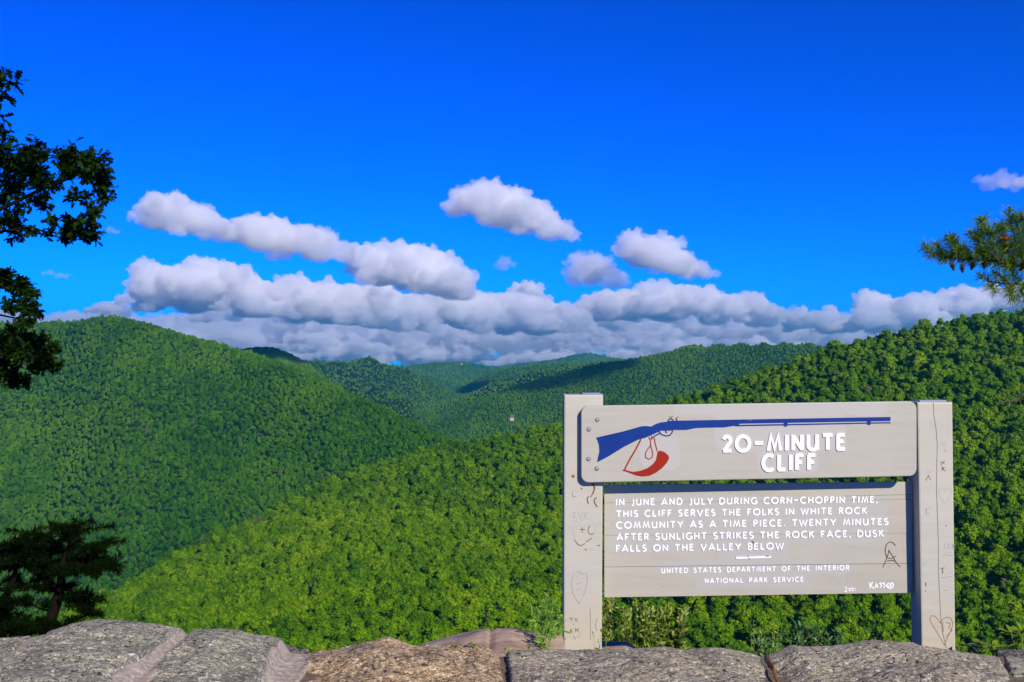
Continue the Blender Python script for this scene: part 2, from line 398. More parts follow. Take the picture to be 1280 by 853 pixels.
# nearest trees stand as single things
app = pts[:,3]/pts[:,1]*F
wall_py = 812.0
inview = (pts[:,4] > -5) & (pts[:,4] < 1285) & (pts[:,5]-app < wall_py)
behind_sign = (pts[:,4] > 706) & (pts[:,4] < 1192) & (pts[:,5] > 500) & ((pts[:,5] < 755))
cand = np.nonzero(inview & ~behind_sign)[0]
sel = cand[np.argsort(-app[cand])][:296]
ismask = np.zeros(len(pts), bool); ismask[sel] = True
def region(u, py):
    if u < 300: return ('leafy green tree on the near slope, just above the long grey stone', 'forest trees above the long grey stone')
    if u < 520: return ('leafy green tree on the near slope above the pointed tan stone', 'forest trees above the pointed tan stone')
    if u < 706: return ('leafy green tree left of the sign and above the pink boulder', 'forest trees left of the sign above the boulder')
    if u < 1192: return ('leafy green tree seen between the sign board and the wall', 'forest trees under the sign board')
    return ('leafy green tree on the near slope right of the right sign post', 'forest trees right of the sign')
for n_, q in enumerate(sel):
    x, y, z, s, u, py = pts[q]
    lab, grp = region(u, py)
    zg = float(terr(np.array([u]), np.array([y]))[0])
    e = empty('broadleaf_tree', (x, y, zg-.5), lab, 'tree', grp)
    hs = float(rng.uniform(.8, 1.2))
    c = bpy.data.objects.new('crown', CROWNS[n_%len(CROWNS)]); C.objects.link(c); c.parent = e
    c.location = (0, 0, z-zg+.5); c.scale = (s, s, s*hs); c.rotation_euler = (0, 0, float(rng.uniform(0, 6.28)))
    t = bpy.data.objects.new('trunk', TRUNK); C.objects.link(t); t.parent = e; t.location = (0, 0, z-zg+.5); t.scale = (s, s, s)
rest = pts[~ismask]
fm = bpy.data.meshes.new('forest'); fm.vertices.add(len(rest)); fm.vertices.foreach_set('co', rest[:, :3].astype(np.float32).ravel())
at = fm.attributes.new('scl', 'FLOAT_VECTOR', 'POINT')
sv = np.stack([rest[:,3], rest[:,3], rest[:,3]*rng.uniform(.8, 1.2, len(rest))], 1).astype(np.float32); at.data.foreach_set('vector', sv.ravel())
at = fm.attributes.new('rotz', 'FLOAT', 'POINT'); at.data.foreach_set('value', rng.uniform(0, 6.28, len(rest)).astype(np.float32))
at = fm.attributes.new('pick', 'INT', 'POINT'); at.data.foreach_set('value', rng.integers(0, len(CROWNS), len(rest)).astype(np.int32))
forest = bpy.data.objects.new('forest', fm); C.objects.link(forest)
props(forest, 'dense green forest canopy covering every mountain slope', 'forest', kind='stuff')
g = bpy.data.node_groups.new('canopy', 'GeometryNodeTree')
g.interface.new_socket('Geometry', in_out='INPUT', socket_type='NodeSocketGeometry'); g.interface.new_socket('Geometry', in_out='OUTPUT', socket_type='NodeSocketGeometry')
gi = g.nodes.new('NodeGroupInput'); go = g.nodes.new('NodeGroupOutput'); iop = g.nodes.new('GeometryNodeInstanceOnPoints')
jg = g.nodes.new('GeometryNodeJoinGeometry')
src = {}
for o in C.objects:
    if o.name.split('.')[0] == 'crown' and o.data.name not in src: src[o.data.name] = o
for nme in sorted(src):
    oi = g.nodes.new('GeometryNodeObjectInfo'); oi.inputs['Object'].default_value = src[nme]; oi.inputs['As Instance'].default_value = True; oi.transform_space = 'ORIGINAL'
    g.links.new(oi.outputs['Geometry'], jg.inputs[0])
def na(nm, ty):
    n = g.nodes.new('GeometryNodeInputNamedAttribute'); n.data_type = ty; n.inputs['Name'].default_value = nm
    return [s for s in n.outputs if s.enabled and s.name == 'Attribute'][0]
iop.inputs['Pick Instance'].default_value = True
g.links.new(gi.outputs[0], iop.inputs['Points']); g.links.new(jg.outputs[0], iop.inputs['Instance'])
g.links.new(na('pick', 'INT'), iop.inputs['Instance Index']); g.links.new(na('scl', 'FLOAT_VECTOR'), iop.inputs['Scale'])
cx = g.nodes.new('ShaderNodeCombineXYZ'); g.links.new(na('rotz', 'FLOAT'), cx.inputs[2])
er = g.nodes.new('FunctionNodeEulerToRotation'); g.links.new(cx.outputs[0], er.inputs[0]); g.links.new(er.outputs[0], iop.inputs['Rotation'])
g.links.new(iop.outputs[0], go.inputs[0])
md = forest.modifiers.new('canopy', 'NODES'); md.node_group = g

# two far white houses
def house(u, py, y, wd, label):
    p = P(u, py, y); p.z -= 2
    e = empty('farm_house', p, label, 'house')
    mw = material('white_siding', (.45,.43,.42), .7)[0]; mr = material('house_roof', (.17,.10,.08), .8)[0]; mg = material('window_glass', (.05,.06,.08), .2)[0]
    x0, x1 = p.x-wd/2, p.x+wd/2; d = 8; h = wd*.35; z = p.z
    b = MB(); b.box((x0,p.y,z-4),(x1,p.y+d,z+h)); b.build('wall', mw, e)
    b = MB(); b.add([(x0-.5,p.y-.5,z+h),(x1+.5,p.y-.5,z+h),(x1+.5,p.y+d+.5,z+h),(x0-.5,p.y+d+.5,z+h),(x0-.5,p.y+d/2,z+h+3.5),(x1+.5,p.y+d/2,z+h+3.5)],
        [(0,1,5,4),(2,3,4,5),(0,4,3),(1,2,5),(0,3,2,1)]); b.build('roof', mr, e)
    for i in range(3):
        b = MB(); xx = x0+wd*(.2+.3*i); b.box((xx-.6,p.y-.05,z+h*.4),(xx+.6,p.y+.02,z+h*.4+1.4)); b.build('window', mg, e)
house(640, 522, 1760, 6.5, 'small white house with red roof in the forest left of the left sign post')
house(577, 455, 6080, 12, 'tiny white house on the farthest green ridge')

# ------------------------------------------------------------------ clouds (real banks of vapour, beyond the haze)
def cloud_material(name, dens):
    m = bpy.data.materials.new(name); m.use_nodes = True; t = m.node_tree; t.nodes.clear()
    out = t.nodes.new('ShaderNodeOutputMaterial'); v = t.nodes.new('ShaderNodeVolumePrincipled')
    v.inputs['Color'].default_value = (1, 1, 1, 1); v.inputs['Density'].default_value = dens; v.inputs['Anisotropy'].default_value = 0.0
    t.links.new(v.outputs[0], out.inputs['Volume']); return m
def ico(sub):
    bm = bmesh.new(); bmesh.ops.create_icosphere(bm, subdivisions=sub, radius=1); bm.verts.index_update()
    r = (np.array([v_.co[:] for v_ in bm.verts]), np.array([[v_.index for v_ in f_.verts] for f_ in bm.faces])); bm.free(); return r
ICO = {1: ico(1), 2: ico(2), 3: ico(3)}
def cloud(name, blobs, y, seed, label, mat, group=None, depth=.8, vox=1.3, ripple=1.0):
    """blobs: (column, row, half width, half height) of each billow as seen from the overlook"""
    rnd = random.Random(seed); k = y/F
    VV = []; FF = []; cnt = [0]
    def ball(c_, r_, sub=2):
        v0, f0 = ICO[sub]; v1 = v0.copy(); v1[v1[:,2] < 0, 2] *= .55
        v1 = v1*np.array([r_*rnd.uniform(.95, 1.25), r_, r_*rnd.uniform(.75, 1)])+np.array(c_)
        VV.append(v1); FF.append(f0+cnt[0]); cnt[0] += len(v0)
    for (u, py, rx, rz) in blobs:
        n = int(9+rx/3.2)
        for i in range(n):
            q = rnd.uniform(-1, 1); top = math.sqrt(max(.05, 1-q*q))
            rr = rz*rnd.uniform(.38, .80)*(.5+.5*top)
            floor_ = py+rz*.62-rr*.45                      # level base
            pz = floor_-rnd.random()**1.05*max(0, (floor_-(py-rz*1.15+rr*.8)))*top**.6
            ux = u+q*(rx-rr*.7)
            c = Vector(((ux-CX)*k, y+rnd.uniform(-1, 1)*rx*k*depth*top, EYE-(pz-HY)*k)); R1 = rr*k
            ball(c, R1)
            for j_ in range(7):                            # billows growing on billows
                d = Vector((rnd.gauss(0, 1), rnd.gauss(0, 1)-.3, abs(rnd.gauss(0, .9))+.1)).normalized(); r2 = R1*rnd.uniform(.28, .5)
                c2 = c+Vector((d.x*R1*1.05, d.y*R1, d.z*R1*.85)); ball(c2, r2)
                if r2 > 3.2*k:
                    for j2 in range(3):
                        d2 = (d+Vector((rnd.gauss(0, .8), rnd.gauss(0, .8), rnd.gauss(0, .8)))).normalized(); ball(c2+d2*r2*.9, r2*rnd.uniform(.3, .5), 1)
    o = mesh(name, np.concatenate(VV), np.concatenate(FF), mat, loc=Vector((0,0,0)))
    r = o.modifiers.new('r', 'REMESH'); r.mode = 'VOXEL'; r.voxel_size = k*vox
    dg = bpy.context.evaluated_depsgraph_get(); me2 = bpy.data.meshes.new_from_object(o.evaluated_get(dg)); o.modifiers.clear(); o.data = me2
    R = 8*k; cos = np.zeros(len(me2.vertices)*3, np.float32)
    for i, q_ in enumerate(me2.vertices):
        p = q_.co
        d = noise.fractal(p/(R*.8), .8, 2.0, 5)*R*.26*ripple
        cos[3*i:3*i+3] = p+q_.normal*d
    ctr = cos.reshape(-1, 3).mean(0); cc = cos.reshape(-1, 3)-ctr
    me2.vertices.foreach_set('co', cc.ravel()); me2.polygons.foreach_set('use_smooth', [True]*len(me2.polygons))
    o.location = Vector(ctr.tolist()); me2.materials.clear(); me2.materials.append(mat); me2.update()
    props(o, label, 'cloud', group); return o
MC = cloud_material('cloud_vapour', .0048)
MB_ = cloud_material('bank_cloud_vapour', .0046)
MV = cloud_material('veil_vapour', .0008)
MC2 = cloud_material('far_cloud_vapour', .0022)
MC3 = cloud_material('thin_cloud_vapour', .0024)
cloud('cloud', [(572,264,22,15),(600,258,36,28),(635,266,40,32),(668,280,36,26),(695,291,28,17),(714,298,14,8)], 16000, 1, 'bright white oval cloud floating alone high in the middle of the sky', MC)
cloud('cloud', [(196,270,24,24),(218,274,36,29),(246,283,36,25),(272,294,26,20)], 17000, 2, 'long puffy cloud at upper left, left half of the slanting pair', MC, 'slanting pair of clouds at upper left')
cloud('cloud', [(305,298,28,23),(335,303,38,31),(370,312,36,27),(403,314,32,24),(424,318,18,17)], 18000, 3, 'long puffy cloud touching the right end of the upper left cloud', MC, 'slanting pair of clouds at upper left')
cloud('cloud', [(792,312,22,21),(816,324,36,28),(846,336,36,22),(874,345,26,13)], 18500, 4, 'white humped cloud on the right of centre, sloping down to the right', MC)
cloud('cloud', [(722,330,18,15),(740,344,34,24),(765,352,24,17)], 20000, 5, 'grey lavender cloud just left of the humped white cloud', MC3)
cloud('cloud', [(1236,228,16,9),(1256,230,26,14),(1290,232,26,15)], 12000+4000, 6, 'small cloud at the upper right edge above the pine branch', MC3)
cloud('cloud', [(632,333,15,9)], 20000, 7, 'tiny grey puff under the high oval cloud', MC3)
cloud('cloud', [(138,290,12,5)], 18000, 17, 'faint small wisp left of the upper left cloud', MC3)
cloud('cloud', [(62,342,10,4),(80,346,14,6)], 21000, 18, 'small lavender wisp above the left mountain top', MC3)
# the bank in front of the horizon, nearer billows
cloud('cloud', [(457,334,26,24),(490,340,42,30),(530,350,44,34),(566,360,30,26)], 24000, 8, 'big white billow in the middle of the cloud bank, above the valley', MB_)
cloud('cloud', [(190,352,26,24),(215,372,50,32),(262,366,42,36),(300,374,40,34),(335,384,42,30)], 26000, 9, 'tall cauliflower billow at the left end of the cloud bank', MB_)
cloud('cloud', [(370,372,36,24),(410,386,54,34),(460,390,52,36),(505,398,44,32)], 28000, 10, 'wide white billow with grey base left of the middle of the bank', MB_)
cloud('cloud', [(656,376,27,20),(640,388,20,12)], 42000, 11, 'bright white dome peeping over the middle of the cloud bank', cloud_material('bright_cloud_vapour', .0045))
cloud('cloud', [(560,394,42,32),(610,398,46,34),(660,402,48,30),(705,404,38,22)], 30000, 12, 'broad grey bottomed billow in front of the bright white dome', MB_)
cloud('cloud', [(760,390,42,24),(810,386,52,28),(860,384,54,26),(915,392,46,24),(960,400,32,18)], 31000, 13, 'long grey topped cloud stretching right under the humped cloud', MB_)
cloud('cloud', [(1000,408,50,18),(1060,406,50,20),(1110,396,46,28),(1150,398,54,28),(1210,390,54,28),(1275,384,54,26),(1340,382,54,26)], 33000, 14, 'low lavender cloud resting on the right hand mountain', MB_)
cloud('cloud', [(130,388,26,9),(160,388,18,8)], 34000, 15, 'small bright cloud just above the summit of the left mountain', MC)
cloud('cloud', [(770,420,40,12),(810,424,34,10),(735,436,34,10)], 52000, 19, 'low bright streak of cloud over the far blue ridge', MC2)
rb = random.Random(8)
tops = [(60,392),(110,388),(165,372),(215,362),(300,362),(380,368),(450,372),(520,372),(600,376),(690,384),(760,384),(830,380),(900,384),(980,392),(1060,392),(1130,378),(1200,374),(1300,372)]
def top_at(u_): return float(np.interp(u_, [q[0] for q in tops], [q[1] for q in tops]))
bank = []
for u_ in range(90, 1300, 21):
    tp = top_at(u_)+rb.uniform(-6, 24); rz = rb.uniform(7, 18); bank.append((u_+rb.uniform(-12, 12), tp+rz, rb.uniform(14, 34), rz))
cloud('cloud_bank', bank, 40000, 16, 'uneven middle layer of grey and white billows filling the bank behind the big clouds', cloud_material('middle_cloud_vapour', .0026), vox=1.6)
bank = []
for row in range(5):
    for u_ in range(100, 1320, 30):
        rz = rb.uniform(6, 13); py_ = 406+row*12+rb.uniform(-7, 7)
        if rb.random() < .85: bank.append((u_+rb.uniform(-20, 20), py_, rb.uniform(14, 40), rz))
cloud('cloud_bank', bank, 56000, 24, 'low hazy flat layer of grey cloud lying along the horizon', cloud_material('low_cloud_vapour', .0022), vox=1.8)
cloud('cloud_veil', [(u_, 428, 110, 34) for u_ in range(60, 1380, 90)], 60000, 25, 'pale thin veil of vapour behind the cloud bank at the horizon', MV, vox=2.6)
cloud('cloud', [(u_, 449+(u_*7)%5, 44, 10) for u_ in range(330, 900, 34)], 62000, 33, 'lowest pale cloud lying right behind the farthest ridge at the valley head', MB_, vox=1.4)
# clouds over the overlook's own valley: they drop the dark shade patches on the far slopes
def over(tx, ty, tz, wx_, wy_, seed, label, h=1250):
    c = Vector((tx, ty, tz))+SUN*((h-tz)/SUN.z); y = c.y
    rnd = random.Random(seed); VV = []; FF = []
    for i in range(26):
        th = rnd.uniform(0, 6.28); q = math.sqrt(rnd.random())*.8
        p = c+Vector((math.cos(th)*q*wx_, math.sin(th)*q*wy_, rnd.uniform(-.2, 1)*70*(1-q))); rr = rnd.uniform(.25, .45)*min(wx_, wy_)
        VV.append(ICO[2][0]*np.array([rr, rr, rr*.4])+np.array(p)); FF.append(ICO[2][1]+42*i)
    o = mesh('cloud', np.concatenate(VV), np.concatenate(FF), MOV, loc=Vector((0,0,0)))
    r = o.modifiers.new('r', 'REMESH'); r.mode = 'VOXEL'; r.voxel_size = 14
    dg = bpy.context.evaluated_depsgraph_get(); me2 = bpy.data.meshes.new_from_object(o.evaluated_get(dg)); o.modifiers.clear()
    for v_ in me2.vertices: v_.co = v_.co-c+v_.normal*noise.fractal(v_.co/60, 1, 2, 3)*16
    o.data = me2; o.location = c; me2.materials.clear(); me2.materials.append(MOV); me2.polygons.foreach_set('use_smooth', [True]*len(me2.polygons)); props(o, label, 'cloud')
MOV = cloud_material('overhead_cloud_vapour', .03)
over(-620, 2600, 10, 170, 250, 21, 'cloud drifting high over the valley, shading the dark hill left of the gap')
over(170, 2640, -40, 190, 115, 22, 'cloud drifting high over the valley, shading the slope right of the gap')
over(50, 4000, -100, 360, 200, 23, 'cloud drifting high over the valley, shading the head of the valley')

M_mortar_d = simple_noise_mat('old_mortar', [(.3, (.07,.055,.04)), (.7, (.24,.18,.12))], 60, .8, .004)
# ------------------------------------------------------------------ stone wall
sil = [(-260,812),(-60,803),(0,800),(30,797),(60,790),(90,781),(120,776),(150,777),(190,781),(222,785),(232,792),(240,790),(290,789),(320,795),(350,799),(360,814),(375,817),(385,817),(420,812),(450,804),(486,798),(500,803),(514,808),(560,808),(600,808),(614,814),(626,818),(640,815),(680,814),(720,814),(760,813),(800,811),(830,809),(862,813),(880,811),(900,810),(930,816),(945,819),(953,823),(960,820),(975,815),(992,808),(1010,811),(1040,810),(1070,805),(1095,801),(1120,804),(1145,805),(1175,812),(1200,815),(1230,820),(1250,822),(1290,826),(1560,830)]
sx = np.array([s_[0] for s_ in sil], float); sy_ = np.array([s_[1] for s_ in sil], float)
YB = 2.92
wall_x = (sx-CX)/F*YB; wall_z = EYE-(sy_-HY)/F*YB
wall = empty('stone_wall', (0, 2.65, 0), 'low wall of big rough grey and tan stones in mortar under the sign', 'stone wall')
def stone(name, left, right, mat, seed, amp=.012, lift=0.0, y0=2.05, y1=3.00, label=None, roundr=.009, flat=False, tilt=.0, res=.0055, parent=None):
    """left and right: two points (x, y) of each side edge in plan"""
    ny = int((y1-y0)/res)
    yv = np.linspace(y0, y1, ny)
    xl = np.interp(yv, [p[1] for p in left], [p[0] for p in left]); xr = np.interp(yv, [p[1] for p in right], [p[0] for p in right])
    nx = max(12, int(max(xr-xl)/res))
    s_ = np.linspace(0, 1, nx)
    Yg = np.repeat(yv[:,None], nx, 1)
    wob = .014*fbm(yv*9, yv*0+seed, seed, 4)
    Xg = (xl+wob)[:,None]*(1-s_)[None,:]+(xr+.014*fbm(yv*9, yv*0+seed+5, seed+3, 4))[:,None]*s_[None,:]
    # keep the skyline shape: height follows the crest profile, scaled about the camera's own column for the front
    Zt = np.interp(Xg, wall_x, wall_z)
    Zb = smoothrow(Zt)
    fr = np.clip((YB-Yg)/(YB-y0), 0, 1)
    Zg = Zt*(1-fr*.8)+Zb*fr*.8 - .035*fr*fr + tilt*(Yg-YB) + lift
    de = np.minimum((Xg-Xg[:,:1]), (Xg[:,-1:]-Xg))
    e = np.clip(de/roundr, 0, 1); Zg -= (1-np.sqrt(1-(1-e)**2))*roundr*1.1
    back = np.clip((Yg-(YB+.005))/(y1-YB), 0, 1); Zg -= (1-np.sqrt(np.clip(1-back**2, 0, 1)))*.11
    front = np.clip((y0+.07-Yg)/.07, 0, 1); Zg -= (1-np.sqrt(np.clip(1-front**2, 0, 1)))*.10
    # cracked, layered relief
    n1 = fbm(Xg*7+seed, Yg*9, seed, 5); n2 = fbm(Xg*34+Yg*14, Yg*60, seed+9, 4); n3 = np.abs(fbm(Xg*5+Yg*9, Yg*16-Xg*4, seed+21, 4))
    fade = np.clip(np.abs(Yg-YB)/.1, .3, 1)
    Zg += fade*(amp*1.6*n1+amp*.9*n2-amp*2.2*np.clip(.05-n3, 0, 1)*10*.5)
    if name == 'mortar': amp *= .5
    st_ = fbm(Xg*3.2+Yg*2.5, Yg*6-Xg*1.5, seed+51, 4)*9; Zg += fade*(np.floor(st_)+np.clip((st_-np.floor(st_))*5-4, 0, 1))*(.0045 if name == 'stone' else 0)
    cr = np.abs(fbm(Xg*2.3+seed, Yg*4+Xg*1.8, seed+71, 4)); Zg -= fade*np.clip(1-cr/.008, 0, 1)*.010
    n4 = fbm(Xg*110, Yg*160, seed+31, 3); Zg += n4*.004
    V = np.stack([Xg, Yg, Zg], -1).reshape(-1, 3)
    a = (np.arange(ny-1)[:,None]*nx+np.arange(nx-1)[None,:]).ravel()
    Fq = np.stack([a, a+1, a+1+nx, a+nx], 1)
    # skirt down to the ground
    ring = list(range(nx))+[i*nx+nx-1 for i in range(1, ny)]+[(ny-1)*nx+i for i in range(nx-2, -1, -1)]+[i*nx for i in range(ny-2, 0, -1)]
    base = len(V); Vb = V[ring].copy(); Vb[:,2] = 0.01
    V = np.concatenate([V, Vb]); m_ = len(ring)
    Fs = np.array([(ring[i], base+i, base+(i+1)%m_, ring[(i+1)%m_]) for i in range(m_)])
    o = mesh(name, V, np.concatenate([Fq, Fs]), mat, parent or wall, smooth=True)
    if label: o['label'] = label
    return o
def smoothrow(A):
    n = max(3, (A.shape[1]//4)|1); k = np.ones(n)/n
    return np.apply_along_axis(lambda r: np.convolve(np.pad(r, n//2, mode='edge'), k, 'valid'), 1, A)
def G(u, py, z=.755):       # the spot on the wall's top
    y = F*(EYE-z)/(py-HY); return ((u-CX)/F*y, y)
def edge(p, q):             # a joint running through two spots, drawn on to both faces of the wall
    (ax, ay), (bx, by) = p, q
    f = lambda y: (ax+(bx-ax)*(y-ay)/(by-ay), y)
    return [f(2.0), f(3.05)]
def X_(u): return (u-CX)/F*YB
def J(u_back, u_front):     # joint from the crest (column there) to the bottom of the picture (column there)
    return edge((X_(u_back), YB), ((u_front-CX)/F*2.53, 2.53))
big_l = [(-3.2, 2.0), (-3.2, 3.05)]
stone('stone', big_l, J(-60, -130), M_rock_mid, 3)
stone('stone', J(-52, -122), J(36, -30), M_rock_grey, 4)
stone('stone', J(58, -10), J(226, 150), M_rock_grey, 1, amp=.014, label='largest grey stone at the left, humped')
stone('stone', J(236, 176), J(351, 316), M_rock_grey, 2, amp=.013, label='flat grey stone right of the largest one')
stone('stone', J(386, 341), J(622, 640), M_rock_tan, 5, amp=.016, label='tan stone with a pointed crest')
stone('stone', J(632, 644), J(953, 984), M_rock_mid, 6, amp=.012, label='long brown grey stone under the sign')
stone('stone', J(957, 990), J(1250, 1273), M_rock_mid, 7, amp=.013, label='light brown stone below the right sign post')
stone('stone', J(1254, 1278), J(1420, 1460), M_rock_grey, 8)
# mortar between the stones: wide smeared bands at the left, narrow sunken joints at the right
for (a0, a1, b0, b1, lf) in ((-68,-138,-44,-112,-.008),(30,-38,66,0,-.007),(218,140,244,186,-.006),(343,304,396,352,-.005)):
    stone('mortar', J(a0, a1), J(b0, b1), M_mortar, 60+int(b0), amp=.004, lift=lf, roundr=.002, y1=2.985)
for (a0, a1, b0, b1, lf) in ((614,630,640,654,-.016),(946,974,964,1000,-.022),(1242,1264,1262,1286,-.018)):
    stone('mortar', J(a0, a1), J(b0, b1), M_mortar_d, 60+int(b0), amp=.004, lift=lf, roundr=.002, y1=2.97)
b = MB(); b.box((-3.1, 2.12, 0.01), (3.1, 2.94, .70)); b.build('wall_core', M_mortar_d, wall)
# rusty stain run in the joint below the sign
b = MB(); b.tube([Vector(((X_(954.5)*(1-i/8)+(983-CX)/F*2.53*i/8)+random.Random(i).uniform(-.004,.004), YB-.05-.34*i/8, .7255-.003*i+random.Random(i+9).uniform(-.003,.003))) for i in range(9)], [.002,.003,.004,.003,.004,.003,.004,.003,.003], 5); o = b.build('rust_stain', M_rust, wall)
# small block lying on the wall's back at the right edge
def lump(name, c, r, mat, seed, label=None, cat=None, parent=None, sub=5, sharp=.22, grp=None):
    bm = bmesh.new(); bmesh.ops.create_icosphere(bm, subdivisions=sub, radius=1)
    for v_ in bm.verts:
        p = v_.co.copy()
        for ax in range(3): p[ax] = math.copysign(abs(p[ax])**.62, p[ax])
        n_ = noise.fractal(p*1.3+Vector((seed, 0, 0)), 1, 2, 5)*sharp+noise.fractal(p*7+Vector((seed, 3, 0)), 1, 2, 4)*.035
        v_.co = Vector((p.x*r[0], p.y*r[1], p.z*r[2]))*(1+n_)
    me = bpy.data.meshes.new(name); bm.to_mesh(me); bm.free(); me.materials.append(mat); me.polygons.foreach_set('use_smooth', [True]*len(me.polygons))
    o = bpy.data.objects.new(name, me); C.objects.link(o); o.location = c
    if parent: o.parent = parent; o.location = Vector(c)-parent.location
    props(o, label, cat, grp); return o
p = P(1272, 826, 2.99); lump('rock', (p.x, p.y, p.z-.005), (.060, .04, .030), M_rock_dark, 4.2, 'small dark grey rock at the right edge, behind the wall', 'rock')
p = P(366, 822, 3.02); lump('rock', (p.x, p.y, p.z-.02), (.05, .03, .05), M_rock_dark, 9.1, 'dark shaded rock end right of the flat grey stone', 'rock')
# smooth pink boulder behind the wall
bs = [(505,822),(520,811),(545,803),(580,795),(598,791),(609,790),(612,793),(620,789),(640,787.5),(652,790),(658,793),(690,793),(715,795),(745,797),(768,797),(782,803),(790,822)]
yv = np.linspace(3.08, 3.7, 60); xv = np.linspace((505-CX)/F*3.35, (703-CX)/F*3.35, 150)
Xg, Yg = np.meshgrid(xv, yv); zt = np.interp(Xg, [(q[0]-CX)/F*3.35 for q in bs], [EYE-(q[1]-HY)/F*3.35 for q in bs])
Zg = zt-.75*np.clip(3.35-Yg, 0, 1)**1.5*.45-.8*np.clip(Yg-3.35, 0, 1)**1.6+.012*fbm(Xg*9, Yg*22, 51, 5)+.05*np.minimum(0, np.abs(fbm(Xg*4+2, Yg*5, 77, 3))-.03)
V = np.stack([Xg,Yg,Zg],-1).reshape(-1,3); a = (np.arange(59)[:,None]*150+np.arange(149)[None,:]).ravel()
ring = list(range(150))+[i*150+149 for i in range(1, 60)]+[59*150+i for i in range(148, -1, -1)]+[i*150 for i in range(58, 0, -1)]
Vb = V[ring].copy(); Vb[:,2] = -.3; bb = len(V)
o = mesh('boulder', np.concatenate([V, Vb]), np.concatenate([np.stack([a,a+1,a+151,a+150],1), np.array([(ring[i], bb+i, bb+(i+1)%len(ring), ring[(i+1)%len(ring)]) for i in range(len(ring))])]), M_pinkrock, smooth=True, loc=Vector((-.1,3.35,-.3)))
props(o, 'smooth flat pinkish boulder behind the wall, left of the left sign post', 'boulder')

p = P(770, 822, 4.3); lump('rock', (p.x, p.y, p.z), (.09, .10, .055), M_pinkrock, 5.5, 'pale pinkish rock end showing right of the foot of the left sign post', 'rock')
# ------------------------------------------------------------------ the sign
YS = 3.73
def paint(name, base, patch=None, boxes=(), wear=.5, dirt=.25):
    """painted wood; boxes = repainted areas in object space (x0, z0, x1, z1)"""
    m, t, b_ = material(name, base, .55, .3)
    tc = t.nodes.new('ShaderNodeTexCoord'); ob = tc.outputs['Object']
    n1 = noisetex(t, ob, 3.0, 5); n2 = noisetex(t, mapping(t, ob, (1.2, 14, 14)), 3.0, 5, .6); n3 = noisetex(t, ob, 26, 4, .6)
    col = ramp(t, n1, [(.3, tuple(c*.93 for c in base)), (.7, tuple(c*1.05 for c in base))])
    col = mixc(t, .35, col, ramp(t, n2, [(.35, tuple(c*.90 for c in base)), (.65, tuple(c*1.08 for c in base))]))
    if boxes:
        sep = t.nodes.new('ShaderNodeSeparateXYZ'); t.links.new(ob, sep.inputs[0])
        wob = N(t, 'ShaderNodeMath', operation='MULTIPLY_ADD', i1=.05, i2=-.025); t.links.new(noisetex(t, ob, 9, 2), wob.inputs[0])
        acc = None
        for (x0, z0, x1, z1) in boxes:
            def dist(out, c, h):
                a_ = N(t, 'ShaderNodeMath', operation='SUBTRACT', i1=c); t.links.new(out, a_.inputs[0])
                a2 = N(t, 'ShaderNodeMath', operation='ABSOLUTE'); t.links.new(a_.outputs[0], a2.inputs[0])
                a3 = N(t, 'ShaderNodeMath', operation='SUBTRACT', i1=h); t.links.new(a2.outputs[0], a3.inputs[0]); return a3.outputs[0]
            mxx = N(t, 'ShaderNodeMath', operation='SMOOTH_MAX'); mxx.inputs[2].default_value = .03
            t.links.new(dist(sep.outputs[0], (x0+x1)/2, (x1-x0)/2), mxx.inputs[0]); t.links.new(dist(sep.outputs[2], (z0+z1)/2, (z1-z0)/2), mxx.inputs[1])
            cur = mxx.outputs[0]
            if acc is None: acc = cur
            else:
                mn = N(t, 'ShaderNodeMath', operation='MINIMUM'); t.links.new(acc, mn.inputs[0]); t.links.new(cur, mn.inputs[1]); acc = mn.outputs[0]
        sm = N(t, 'ShaderNodeMath', operation='ADD'); t.links.new(acc, sm.inputs[0]); t.links.new(wob.outputs[0], sm.inputs[1])
        fac = ramp(t, sm.outputs[0], [(.0, (1,1,1)), (.006, (0,0,0))])
        col = mixc(t, fac, col, patch)
    dirtf = ramp(t, n3, [(.62, (0,0,0)), (.80, (dirt,)*3)])
    col = mixc(t, dirtf, col, (.20,.15,.10))
    t.links.new(col, b_.inputs['Base Color'])
    ad = N(t, 'ShaderNodeMath', operation='ADD'); t.links.new(n2, ad.inputs[0]); t.links.new(n3, ad.inputs[1])
    bump(t, b_, ad.outputs[0], .25, .002)
    return m
BEIGE = (.42,.395,.315)
M_post = paint('post_paint', (.465,.44,.35), dirt=.35)
sign = empty('park_sign', (P(950, 813, YS).x, YS, .2), 'grey painted wooden sign with blue rifle and white lettering, 20-minute cliff', 'sign')
DB = .056                    # the message board sits this far behind the posts' faces
YH, YM = YS-.028, YS+DB      # front faces of header board and message board
